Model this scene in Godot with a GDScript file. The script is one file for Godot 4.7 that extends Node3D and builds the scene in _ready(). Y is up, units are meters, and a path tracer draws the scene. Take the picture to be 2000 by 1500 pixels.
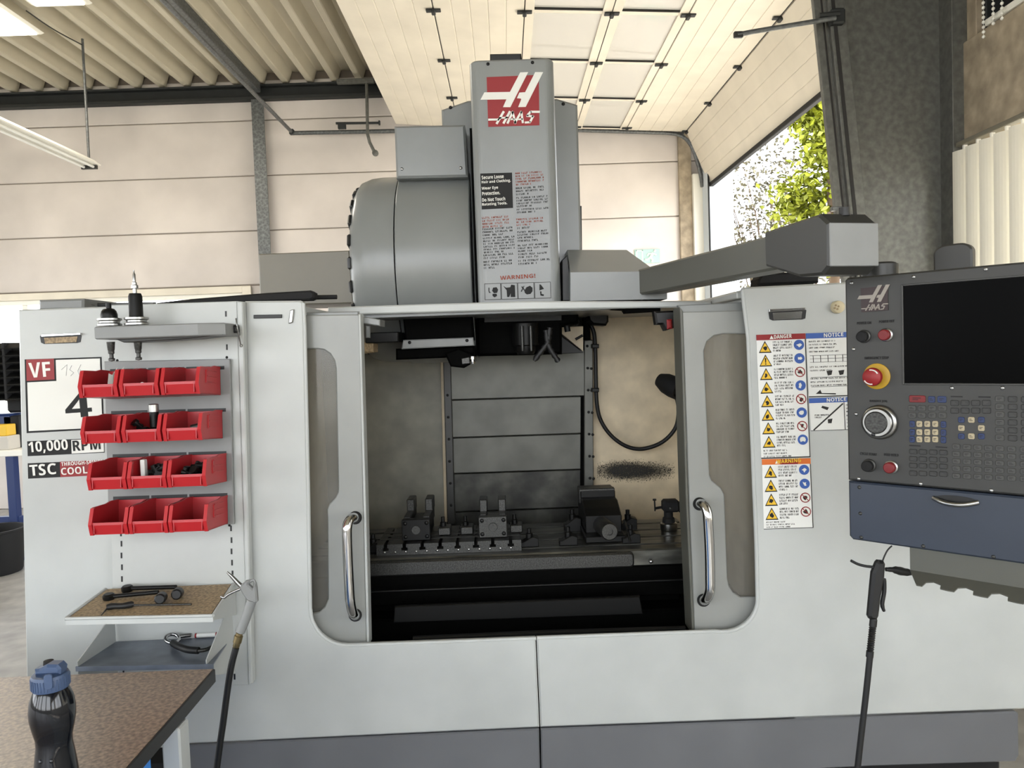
extends Node3D
# A milling machine with its doors open in a workshop. Units are metres, y is up.
# The machine's front is the plane z = 0; the camera stands 2.25 m in front of it.

const F := 1500.0                       # focal length in pixels of the 2000 x 1500 frame
const EYE := Vector3(0, 1.65, 2.25)
const BACK := -6.75                     # back wall
const RIGHT := 2.3                      # right wall, inner face
const LEFT := -9.0
const NEAR := 7.0
const CEIL := 4.80
var cam_basis := Basis()
var M := {}
var NT := {}
var rng := RandomNumberGenerator.new()

func _ready() -> void:
	rng.seed = 7
	# ---- camera
	var fw := Vector3((988.0 - 1000.0) / F, (750.0 - 685.0) / F, -1).normalized()
	var up := Vector3(-0.036, 0.9993, 0)
	up = (up - fw * up.dot(fw)).normalized()
	cam_basis = Basis(up.cross(-fw), up, -fw).transposed()
	var cam := Camera3D.new()
	cam.name = "camera"
	cam.fov = rad_to_deg(2.0 * atan(750.0 / F))
	cam.near = 0.05
	cam.far = 200.0
	cam.transform = Transform3D(cam_basis, EYE)
	add_child(cam)
	cam.current = true
	# ---- sky, exposure
	var sm := ProceduralSkyMaterial.new()
	sm.sky_top_color = Color(0.95, 0.975, 1.0)
	sm.sky_horizon_color = Color(0.97, 0.98, 1.0)
	sm.ground_horizon_color = Color(0.85, 0.85, 0.83)
	sm.ground_bottom_color = Color(0.6, 0.6, 0.58)
	sm.sky_energy_multiplier = 1.0
	sm.sun_angle_max = 1.0
	var sky := Sky.new()
	sky.sky_material = sm
	var env := Environment.new()
	env.background_mode = Environment.BG_SKY
	env.sky = sky
	env.background_energy_multiplier = 9.0
	env.ambient_light_source = Environment.AMBIENT_SOURCE_SKY
	env.tonemap_mode = Environment.TONE_MAPPER_LINEAR
	env.tonemap_exposure = 0.85
	env.sdfgi_enabled = true
	env.ssao_enabled = true
	env.ssil_enabled = true
	var we := WorldEnvironment.new()
	we.name = "environment"
	we.environment = env
	add_child(we)
	var sun := DirectionalLight3D.new()
	sun.name = "sun"
	sun.light_color = Color(1.0, 0.96, 0.90)
	sun.light_energy = 10.5
	sun.light_angular_distance = 2.0
	sun.shadow_enabled = true
	add_child(sun)
	sun.look_at_from_position(Vector3.ZERO, Vector3(-0.55, -1.0, 0.22))
	materials()
	# ---- the ceiling lamps of the hall: [x, z, energy]; the light itself is made in lamp()
	for a in [[-4.27, -4.03, 4.5, "lit ceiling lamp at the left edge of the picture"], [-3.55, -3.49, 4.5, "lit ceiling lamp at the top edge, right of the leftmost lit lamp"]]:
		lamp(a[0], a[1], a[2], a[3])
	setting()
	overhead_door()
	outside()
	far_things()
	machine()
	interior()
	above_roof()
	tool_wall()
	vises()
	pendant()
	front_things()

# ------------------------------------------------------------------ from pixels of the photograph to planes of the place
func ray(x: float, y: float) -> Vector3:
	return cam_basis * Vector3((x - 1000.0) / F, (750.0 - y) / F, -1)
func Z(x: float, y: float, z := 0.0) -> Vector3:
	var d := ray(x, y)
	return EYE + d * ((z - EYE.z) / d.z)
func YP(x: float, y: float, h: float) -> Vector3:
	var d := ray(x, y)
	return EYE + d * ((h - EYE.y) / d.y)
func XP(x: float, y: float, w: float) -> Vector3:
	var d := ray(x, y)
	return EYE + d * ((w - EYE.x) / d.x)
func zz(a: Array, z: float) -> PackedVector2Array:       # [x, y, x, y, ...] pixels to xy on the plane z
	var p := PackedVector2Array()
	for i in range(0, a.size(), 2):
		var v := Z(a[i], a[i + 1], z)
		p.append(Vector2(v.x, v.y))
	return p
func at_z(z: float) -> Transform3D:
	return Transform3D(Basis(), Vector3(0, 0, z))

# ------------------------------------------------------------------ names and groups
func tag(o: Node, label := "", category := "", group := "", kind := "") -> Node:
	if label: o.set_meta("label", label)
	if category: o.set_meta("category", category)
	if group: o.set_meta("group", group)
	if kind: o.set_meta("kind", kind)
	return o
var used := {}
func numbered(called: String) -> String:
	var n: int = used.get(called, 0)
	used[called] = n + 1
	return called if n == 0 else "%s_%03d" % [called, n]
func thing(called: String, label: String, category: String, at := Vector3.ZERO, group := "", kind := "") -> Node3D:
	var o := Node3D.new()
	o.name = numbered(called)
	add_child(o)
	o.position = at
	tag(o, label, category, group, kind)
	return o
var kids := {}
func obj(called: String, st: SurfaceTool, mat: Material, parent: Node3D = self, local := false) -> MeshInstance3D:
	var mi := MeshInstance3D.new()
	mi.mesh = st.commit()
	mi.material_override = mat
	put(mi, called, parent, local)
	return mi
func put(mi: Node3D, called: String, parent: Node3D, local := false) -> void:
	if parent == self:
		mi.name = numbered(called)
	else:
		var key := "%d/%s" % [parent.get_instance_id(), called]
		var n: int = kids.get(key, 0)
		kids[key] = n + 1
		mi.name = called if n == 0 else "%s_%03d" % [called, n]
	parent.add_child(mi, true)
	if not local and parent != self:
		mi.transform = parent.global_transform.affine_inverse()
func struct(called: String, st: SurfaceTool, mat: Material) -> MeshInstance3D:
	var o := obj(called, st, mat)
	o.set_meta("kind", "structure")
	return o
func copy(o: Node3D, called: String, label: String, group := "") -> Node3D:
	var c: Node3D = o.duplicate()
	c.name = numbered(called)
	add_child(c, true)
	c.set_meta("label", label)
	if group: c.set_meta("group", group)
	return c

# ------------------------------------------------------------------ shapes
func mb() -> SurfaceTool:
	var st := SurfaceTool.new()
	st.begin(Mesh.PRIMITIVE_TRIANGLES)
	return st
func tri(st: SurfaceTool, a: Vector3, b: Vector3, c: Vector3, n: Vector3) -> void:
	if (b - a).cross(c - a).dot(n) > 0.0:
		var t := b
		b = c
		c = t
	st.set_normal(n); st.set_uv(Vector2.ZERO); st.add_vertex(a)
	st.set_normal(n); st.set_uv(Vector2.ZERO); st.add_vertex(b)
	st.set_normal(n); st.set_uv(Vector2.ZERO); st.add_vertex(c)
func quad(st: SurfaceTool, a: Vector3, b: Vector3, c: Vector3, d: Vector3, toward := Vector3.ZERO) -> void:
	var n := (c - a).cross(d - b).normalized()
	if toward != Vector3.ZERO and n.dot(toward) < 0.0:
		n = -n
	tri(st, a, b, c, n)
	tri(st, a, c, d, n)
func area(p: PackedVector2Array) -> float:
	var s := 0.0
	for i in p.size():
		s += p[i].cross(p[(i + 1) % p.size()])
	return s * 0.5
func inset(p: PackedVector2Array, b: float) -> PackedVector2Array:   # p runs counter-clockwise
	var q := PackedVector2Array()
	var n := p.size()
	for i in n:
		var e0 := (p[i] - p[(i + n - 1) % n]).normalized()
		var e1 := (p[(i + 1) % n] - p[i]).normalized()
		var n0 := Vector2(-e0.y, e0.x)
		var n1 := Vector2(-e1.y, e1.x)
		var m := (n0 + n1)
		var k := maxf(1.0 + n0.dot(n1), 0.35)
		q.append(p[i] + m * (b / k))
	return q
func prism(st: SurfaceTool, p: PackedVector2Array, xf: Transform3D, depth: float, bev := 0.0) -> void:
	# outline p in the xy plane of xf, front cap at z = 0, going back to z = -depth
	if area(p) < 0.0:
		p = p.duplicate()
		p.reverse()
	var q := p if bev <= 0.0 else inset(p, bev)
	var big := PackedVector2Array()
	for c in q: big.append(c * 1000.0)      # small outlines would fall under the triangulation's tolerance
	var t := Geometry2D.triangulate_polygon(big)
	if t.is_empty(): print("no triangles for an outline of %d points" % q.size(), " ", q[0], xf.origin)
	var bz := xf.basis.z.normalized()
	var v := func(c: Vector2, z: float) -> Vector3: return xf * Vector3(c.x, c.y, z)
	for i in range(0, t.size(), 3):
		tri(st, v.call(q[t[i]], 0.0), v.call(q[t[i + 1]], 0.0), v.call(q[t[i + 2]], 0.0), bz)
		tri(st, v.call(q[t[i]], -depth), v.call(q[t[i + 1]], -depth), v.call(q[t[i + 2]], -depth), -bz)
	var n := p.size()
	for i in n:
		var j := (i + 1) % n
		var e := p[j] - p[i]
		if e.length() < 1e-6:
			continue
		var out := (xf.basis * Vector3(e.y, -e.x, 0)).normalized()
		if bev > 0.0:
			quad(st, v.call(q[i], 0.0), v.call(q[j], 0.0), v.call(p[j], -bev), v.call(p[i], -bev), out + bz)
			quad(st, v.call(q[i], -depth), v.call(q[j], -depth), v.call(p[j], -depth + bev), v.call(p[i], -depth + bev), out - bz)
		quad(st, v.call(p[i], -bev), v.call(p[j], -bev), v.call(p[j], -depth + bev), v.call(p[i], -depth + bev), out)
func rect(w: float, h: float, r := 0.0, n := 1) -> PackedVector2Array:
	var p := PackedVector2Array()
	if r <= 0.0:
		return PackedVector2Array([Vector2(-w / 2, -h / 2), Vector2(w / 2, -h / 2), Vector2(w / 2, h / 2), Vector2(-w / 2, h / 2)])
	for k in 4:
		var c := Vector2([1, -1, -1, 1][k] * (w / 2 - r), [1, 1, -1, -1][k] * (h / 2 - r))
		for i in n + 1:
			var a := (k + float(i) / n) * PI / 2
			p.append(c + Vector2(cos(a), sin(a)) * r)
	return p
func box(st: SurfaceTool, c: Vector3, s: Vector3, bev := 0.002, b := Basis()) -> void:
	bev = minf(bev, minf(s.x, minf(s.y, s.z)) * 0.3)
	prism(st, rect(s.x, s.y, bev), Transform3D(b, c + b * Vector3(0, 0, s.z / 2)), s.z, bev)
func span(st: SurfaceTool, a: Vector3, b: Vector3, bev := 0.002) -> void:   # box between two corners
	box(st, (a + b) / 2, (b - a).abs(), bev)
func lathe(st: SurfaceTool, prof: Array, xf: Transform3D, seg := 24, sharp := 40.0) -> void:
	# prof: [r, y, r, y, ...] round the y axis of xf
	var pr: Array[Vector2] = []
	for i in range(0, prof.size(), 2):
		pr.append(Vector2(prof[i], prof[i + 1]))
	var nn: Array[Vector2] = []
	for i in pr.size() - 1:
		var e := pr[i + 1] - pr[i]
		nn.append(Vector2(e.y, -e.x).normalized())
	var flip := 1.0
	var s := 0.0
	for i in pr.size() - 1:
		s += (pr[i + 1].y - pr[i].y) * (pr[i + 1].x + pr[i].x)
	if s < 0.0: flip = -1.0
	for i in pr.size() - 1:
		if (pr[i + 1] - pr[i]).length() < 1e-7: continue
		var na := nn[i]
		var nb := nn[i]
		if i > 0 and absf(nn[i].angle_to(nn[i - 1])) < deg_to_rad(sharp): na = (nn[i] + nn[i - 1]).normalized()
		if i < nn.size() - 1 and absf(nn[i].angle_to(nn[i + 1])) < deg_to_rad(sharp): nb = (nn[i] + nn[i + 1]).normalized()
		for k in seg:
			var a0 := TAU * k / seg
			var a1 := TAU * (k + 1) / seg
			var vs: Array[Vector3] = []
			var ns: Array[Vector3] = []
			for w in [[i, a0, na], [i, a1, na], [i + 1, a1, nb], [i + 1, a0, nb]]:
				var c: Vector2 = pr[w[0]]
				var m: Vector2 = w[2] * flip
				vs.append(xf * Vector3(c.x * cos(w[1]), c.y, c.x * sin(w[1])))
				ns.append((xf.basis * Vector3(m.x * cos(w[1]), m.y, m.x * sin(w[1]))).normalized())
			face(st, [vs[0], vs[1], vs[2]], [ns[0], ns[1], ns[2]])
			face(st, [vs[0], vs[2], vs[3]], [ns[0], ns[2], ns[3]])
func face(st: SurfaceTool, v: Array, n: Array) -> void:
	var c: Vector3 = (v[1] - v[0]).cross(v[2] - v[0])
	if c.length() < 1e-14: return
	var order := [0, 1, 2] if c.dot(n[0] + n[1] + n[2]) < 0.0 else [0, 2, 1]
	for i in order:
		st.set_normal(n[i]); st.set_uv(Vector2.ZERO); st.add_vertex(v[i])
func tube(st: SurfaceTool, pts: Array, r: Variant, seg := 8) -> void:
	var n := pts.size()
	var rad := func(i: int) -> float: return r[i] if r is Array else float(r)
	var d0: Vector3 = (pts[1] - pts[0]).normalized()
	var side := d0.cross(Vector3.UP if absf(d0.y) < 0.9 else Vector3.RIGHT).normalized()
	var rings: Array = []
	for i in n:
		var d: Vector3 = (pts[mini(i + 1, n - 1)] - pts[maxi(i - 1, 0)]).normalized()
		side = (side - d * side.dot(d)).normalized()
		var up := d.cross(side)
		var ring: Array = []
		for k in seg:
			var a := TAU * k / seg
			var o := side * cos(a) + up * sin(a)
			ring.append([pts[i] + o * rad.call(i), o])
		rings.append(ring)
	for i in n - 1:
		for k in seg:
			var a: Array = rings[i][k]
			var b: Array = rings[i][(k + 1) % seg]
			var c: Array = rings[i + 1][(k + 1) % seg]
			var d: Array = rings[i + 1][k]
			face(st, [a[0], b[0], c[0]], [a[1], b[1], c[1]])
			face(st, [a[0], c[0], d[0]], [a[1], c[1], d[1]])
	for e in [0, n - 1]:
		var out: Vector3 = (pts[0] - pts[1]).normalized() if e == 0 else (pts[n - 1] - pts[n - 2]).normalized()
		for k in seg:
			tri(st, pts[e], rings[e][k][0], rings[e][(k + 1) % seg][0], out)
func smooth(pts: Array, n := 6) -> Array:
	var out: Array = []
	for i in pts.size() - 1:
		var p0: Vector3 = pts[maxi(i - 1, 0)]
		var p1: Vector3 = pts[i]
		var p2: Vector3 = pts[i + 1]
		var p3: Vector3 = pts[mini(i + 2, pts.size() - 1)]
		for k in n:
			out.append(p1.cubic_interpolate(p2, p0, p3, float(k) / n))
	out.append(pts[-1])
	return out
func axis_to(at: Vector3, dir: Vector3) -> Transform3D:      # y axis along dir
	var y := dir.normalized()
	var x := y.cross(Vector3.FORWARD if absf(y.z) < 0.9 else Vector3.UP).normalized()
	return Transform3D(Basis(x, y, x.cross(y)), at)
func screw(parent: Node3D, at: Vector3, n: Vector3, r := 0.005, mat := "steel", called := "screw", local := false) -> void:
	var st := mb()
	lathe(st, [0, 0.55 * r, 0.5 * r, 0.5 * r, 0.85 * r, 0.3 * r, r, 0, r, -r], axis_to(at, n), 10)
	obj(called, st, M[mat], parent, local)
func lettering(parent: Node3D, words: String, a: Vector3, w: float, h: float, mat: Material, b := Basis(), bold := true, local := false, called := "lettering", depth := 0.0006) -> MeshInstance3D:
	# words with the lower left corner at a, w wide and h high, facing b.z
	var t := TextMesh.new()
	var f := SystemFont.new()
	f.font_names = PackedStringArray(["Droid Sans"])
	f.font_weight = 700 if bold else 400
	t.font = f
	t.text = words
	t.font_size = 64
	t.pixel_size = 0.01
	t.depth = 0.02
	t.curve_step = 2.0
	t.material = mat
	var bb := t.get_aabb()
	var s := Vector3(w / bb.size.x, h / bb.size.y, depth / 0.02)
	var mi := MeshInstance3D.new()
	mi.mesh = t
	mi.material_override = mat
	put(mi, called, parent, true)
	var tb := Basis(b.x * s.x, b.y * s.y, b.z * s.z)
	var xf := Transform3D(tb, a - tb * Vector3(bb.position.x, bb.position.y, 0))
	mi.transform = xf if local or parent == self else parent.global_transform.affine_inverse() * xf
	return mi
func scribble(st: SurfaceTool, a: Vector3, ux: Vector3, uy: Vector3, rows: int, chars: int, gap := 1.5) -> void:
	# lines of print too small to read: ux is one letter wide, uy one letter high; a is the top left corner
	var n := ux.cross(uy).normalized()
	for r in rows:
		var len := chars if r < rows - 1 else int(chars * rng.randf_range(0.4, 0.8))
		var x := 0
		while x < len:
			var word := rng.randi_range(2, 8)
			for k in mini(word, len - x):
				var o := a + ux * (x + k) - uy * (r * gap + 1.0)
				var bar := rng.randi_range(0, 3)
				var w := 0.32
				quad(st, o + ux * 0.1, o + ux * (0.1 + w), o + ux * (0.1 + w) + uy, o + ux * 0.1 + uy, n)
				if bar != 1:
					var y0: float = [0.0, 0.4, 0.75, 0.35][bar]
					quad(st, o + ux * 0.1 + uy * y0, o + ux * 0.85 + uy * y0, o + ux * 0.85 + uy * (y0 + 0.25), o + ux * 0.1 + uy * (y0 + 0.25), n)
				if bar == 3:
					quad(st, o + ux * 0.6, o + ux * 0.85, o + ux * 0.85 + uy, o + ux * 0.6 + uy, n)
			x += word + 1

# ------------------------------------------------------------------ materials
func noise_tex(key: String, freq: float, octaves: int, lo: float, hi: float, w := 256, h := 256, kind := FastNoiseLite.TYPE_SIMPLEX_SMOOTH, power := 1.0) -> ImageTexture:
	if NT.has(key): return NT[key]
	var f := FastNoiseLite.new()
	f.seed = key.hash() % 1000
	f.noise_type = kind
	f.frequency = freq
	f.fractal_octaves = octaves
	var src := f.get_seamless_image(w, h)
	var im := Image.create_empty(w, h, false, Image.FORMAT_RGB8)
	for y in h:
		for x in w:
			var v := lo + (hi - lo) * pow(src.get_pixel(x, y).r, power)
			im.set_pixel(x, y, Color(v, v, v))
	NT[key] = ImageTexture.create_from_image(im)
	return NT[key]
func mat(called: String, col: Color, rough := 0.5, metal := 0.0, tex: Texture2D = null, scale := Vector3.ONE, world := true) -> StandardMaterial3D:
	var m := StandardMaterial3D.new()
	m.albedo_color = col
	m.roughness = rough
	m.metallic = metal
	if tex:
		m.albedo_texture = tex
		m.uv1_triplanar = true
		m.uv1_world_triplanar = world
		m.uv1_scale = scale
	M[called] = m
	return m
func materials() -> void:
	var soft := noise_tex("soft", 0.012, 4, 0.93, 1.0)
	var blotch := noise_tex("blotch", 0.02, 5, 0.78, 1.0)
	var heavy := noise_tex("heavy", 0.018, 5, 0.35, 1.0)
	var grain := noise_tex("grain", 0.11, 3, 0.55, 1.0)
	var spangle := noise_tex("spangle", 0.06, 2, 0.62, 1.0, 256, 256, FastNoiseLite.TYPE_CELLULAR)
	var one := Vector3.ONE
	# the machine
	mat("white", Color(0.715, 0.725, 0.712), 0.32, 0.0, soft, one * 0.9)
	mat("grey", Color(0.50, 0.51, 0.505), 0.28, 0.0, soft, one * 1.1)
	mat("door_grey", Color(0.555, 0.56, 0.545), 0.30, 0.0, soft, one * 1.3)
	mat("skirt", Color(0.40, 0.405, 0.415), 0.5, 0.0, soft, one * 0.8)
	mat("dark_grey", Color(0.20, 0.20, 0.19), 0.42, 0.0, soft, one * 1.2)
	mat("arm_grey", Color(0.34, 0.34, 0.31), 0.4, 0.0, soft, one)
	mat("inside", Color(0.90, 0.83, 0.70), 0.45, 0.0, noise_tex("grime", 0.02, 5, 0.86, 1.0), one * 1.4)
	mat("inside_shaded", Color(0.54, 0.53, 0.48), 0.45, 0.0, blotch, one * 1.1)  # the inside paint again, darkened for the shade on the left sheet
	mat("way_dirty", Color(0.33, 0.33, 0.30), 0.45, 0.3, heavy, one * 1.4)
	mat("way", Color(0.39, 0.39, 0.365), 0.42, 0.4, blotch, one * 0.9)
	mat("soot_and_shade", Color(0.03, 0.03, 0.026), 0.7, 0.0, grain, one * 2.0).metallic_specular = 0.15  # near-black for sooty parts and for deep shade put into the colour
	mat("black", Color(0.03, 0.03, 0.03), 0.45)
	mat("matt_black", Color(0.04, 0.04, 0.042), 0.8)
	mat("ink", Color(0.03, 0.03, 0.03), 0.7)
	mat("ink_grey", Color(0.13, 0.12, 0.11), 0.7)
	mat("ink_red", Color(0.55, 0.25, 0.18), 0.7)
	mat("paper", Color(0.86, 0.86, 0.84), 0.5)
	mat("red_print", Color(0.52, 0.05, 0.07), 0.5)
	mat("dull_red_print", Color(0.13, 0.02, 0.02), 0.45)
	mat("white_print", Color(0.84, 0.84, 0.81), 0.4)
	mat("grey_print", Color(0.55, 0.52, 0.48), 0.45)
	mat("blue_print", Color(0.20, 0.34, 0.62), 0.5)
	mat("yellow_print", Color(0.86, 0.69, 0.15), 0.5)
	mat("orange_print", Color(0.80, 0.40, 0.12), 0.5)
	mat("chrome", Color(0.80, 0.80, 0.80), 0.12, 1.0)
	mat("steel", Color(0.62, 0.62, 0.61), 0.28, 1.0)
	mat("dull_steel", Color(0.36, 0.36, 0.35), 0.42, 0.8, grain, one * 6.0)
	mat("black_steel", Color(0.07, 0.07, 0.066), 0.42, 0.3).metallic_specular = 0.4
	mat("olive", Color(0.46, 0.44, 0.385), 0.4, 0.0, soft, one)
	mat("table_steel", Color(0.52, 0.52, 0.49), 0.34, 0.75, heavy, Vector3(0.7, 3.0, 6.0))
	mat("brass", Color(0.55, 0.49, 0.36), 0.35, 1.0)
	mat("rubber", Color(0.035, 0.035, 0.035), 0.55)
	mat("red_plastic", Color(0.66, 0.115, 0.14), 0.36)
	mat("pale_red", Color(0.80, 0.25, 0.26), 0.4)
	mat("cream_knob", Color(0.80, 0.75, 0.62), 0.5)
	mat("yellow_plastic", Color(0.66, 0.52, 0.08), 0.45)
	mat("panel_face", Color(0.205, 0.205, 0.195), 0.5, 0.0, soft, one * 2.0)
	mat("panel_blue", Color(0.185, 0.215, 0.265), 0.38, 0.0, soft, one * 2.0)
	mat("screen", Color(0.012, 0.012, 0.013), 0.25).metallic_specular = 0.12
	mat("key_dark", Color(0.16, 0.16, 0.155), 0.55)
	mat("key_mid", Color(0.25, 0.25, 0.24), 0.55)
	mat("key_cream", Color(0.66, 0.61, 0.50), 0.5)
	mat("key_blue", Color(0.10, 0.17, 0.33), 0.5)
	mat("key_red", Color(0.42, 0.03, 0.05), 0.5)
	mat("rail_grey", Color(0.51, 0.515, 0.51), 0.45, 0.0, soft, one * 2.0)
	mat("wood", Color(0.74, 0.64, 0.49), 0.6, 0.0, grain, Vector3(3.2, 3.2, 3.2))
	mat("bench", Color(0.70, 0.60, 0.50), 0.44, 0.0, noise_tex("chip", 0.09, 4, 0.38, 1.0, 256, 256, FastNoiseLite.TYPE_SIMPLEX_SMOOTH, 0.8), one * 3.4)
	M.bench.clearcoat_enabled = true
	M.bench.clearcoat = 0.8
	M.bench.clearcoat_roughness = 0.4
	mat("bench_edge", Color(0.15, 0.15, 0.15), 0.5)
	mat("tray", Color(0.50, 0.53, 0.58), 0.38, 0.1, blotch, one * 2.0)
	mat("blue_paint", Color(0.20, 0.50, 0.82), 0.5)
	mat("dark_blue", Color(0.06, 0.16, 0.36), 0.5)
	mat("bag", Color(0.75, 0.75, 0.72), 0.2)
	mat("bottle_cap", Color(0.24, 0.31, 0.43), 0.45)
	var bo := mat("bottle", Color(0.05, 0.065, 0.09, 0.90), 0.09)
	bo.transparency = BaseMaterial3D.TRANSPARENCY_ALPHA
	# the hall
	mat("gasbeton", Color(0.84, 0.81, 0.785), 0.8, 0.0, noise_tex("wallsoft", 0.008, 5, 0.87, 1.0), one * 0.35)
	mat("joint", Color(0.50, 0.46, 0.42), 0.9)
	mat("wall_dark", Color(0.69, 0.63, 0.54), 0.85, 0.0, noise_tex("stain", 0.022, 5, 0.74, 1.0), one * 1.3)
	mat("plaster", Color(0.78, 0.76, 0.72), 0.85, 0.0, soft, one * 0.5)
	mat("roof_sheet", Color(0.75, 0.72, 0.64), 0.5, 0.0, soft, one * 0.5)
	mat("galv", Color(0.47, 0.48, 0.48), 0.45, 0.5, spangle, one * 2.2)
	mat("galv_dark", Color(0.42, 0.42, 0.40), 0.42, 0.25, noise_tex("zinc", 0.05, 5, 0.76, 1.0), one * 1.6)
	mat("beam_dark", Color(0.15, 0.16, 0.16), 0.6, 0.2, blotch, one)
	mat("door_cream", Color(0.85, 0.82, 0.755), 0.4, 0.0, soft, one * 0.7)
	mat("door_joint", Color(0.10, 0.09, 0.08), 0.7)
	var pane := mat("pane", Color(0.88, 0.87, 0.84, 0.55), 0.02)
	pane.metallic_specular = 1.0
	pane.transparency = BaseMaterial3D.TRANSPARENCY_ALPHA
	var glass := mat("glass", Color(0.9, 0.95, 0.95, 0.08), 0.03)
	glass.transparency = BaseMaterial3D.TRANSPARENCY_ALPHA
	var dg := mat("door_glass", Color(0.50, 0.49, 0.46, 0.45), 0.12, 0.0, soft, one * 1.5)
	dg.transparency = BaseMaterial3D.TRANSPARENCY_ALPHA
	var bl := mat("blind", Color(0.86, 0.84, 0.78), 0.7)
	bl.backlight = Color(0.34, 0.33, 0.29)
	mat("floor", Color(0.64, 0.63, 0.61), 0.4, 0.0, blotch, one * 0.9)
	mat("yard", Color(0.72, 0.71, 0.68), 0.9, 0.0, blotch, one * 0.3)
	mat("lamp_white", Color(0.88, 0.87, 0.83), 0.4)
	var tubem := mat("lamp_glow", Color(1, 1, 1), 0.5)
	tubem.emission_enabled = true
	tubem.emission = Color(1.0, 0.98, 0.93)
	tubem.emission_energy_multiplier = 4.0
	mat("sign_green", Color(0.60, 0.72, 0.68), 0.5)
	mat("sign_white", Color(0.88, 0.90, 0.87), 0.5)
	mat("bark", Color(0.30, 0.24, 0.18), 0.9)
	mat("facade", Color(0.74, 0.77, 0.79), 0.8)

# ------------------------------------------------------------------ the hall
func lamp(x: float, z: float, energy: float, label: String) -> void:
	var y := 4.62
	var seen := label != ""
	var t := thing("ceiling_lamp", label if seen else "ceiling lamp above the camera, out of the picture", "lamp", Vector3(x, y, z), "" if seen else "lamps out of the picture")
	var st := mb()
	prism(st, PackedVector2Array([Vector2(-0.22, 0), Vector2(-0.25, 0.012), Vector2(-0.16, 0.075), Vector2(0.16, 0.075), Vector2(0.25, 0.012), Vector2(0.22, 0)]), Transform3D(Basis(), Vector3(x, y, z + 0.75)), 1.5, 0.003)
	obj("housing", st, M.lamp_white, t)
	st = mb()
	box(st, Vector3(x, y - 0.008, z), Vector3(0.40, 0.016, 1.44), 0.004)
	obj("diffuser", st, M.lamp_glow, t)
	for s in [-0.5, 0.5]:
		st = mb()
		tube(st, [Vector3(x, y + 0.07, z + s), Vector3(x, CEIL + 0.005, z + s)], 0.006, 6)
		obj("hanger_rod", st, M.galv, t)
	var l := AreaLight3D.new()
	l.name = "lamp_light"
	l.area_size = Vector2(0.40, 1.44)
	l.light_color = Color(1.0, 0.965, 0.90)
	l.light_energy = energy
	l.area_range = 30.0
	l.area_attenuation = 2.0
	l.shadow_enabled = true
	t.add_child(l)
	l.position = Vector3(0, -0.022, 0)
	l.rotation = Vector3(-PI / 2, 0, 0)

func wall_part(w: Node3D, called: String, a: Vector3, b: Vector3, m: Material, bev := 0.004) -> MeshInstance3D:
	var st := mb()
	span(st, a, b, bev)
	return obj(called, st, m, w)

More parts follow.
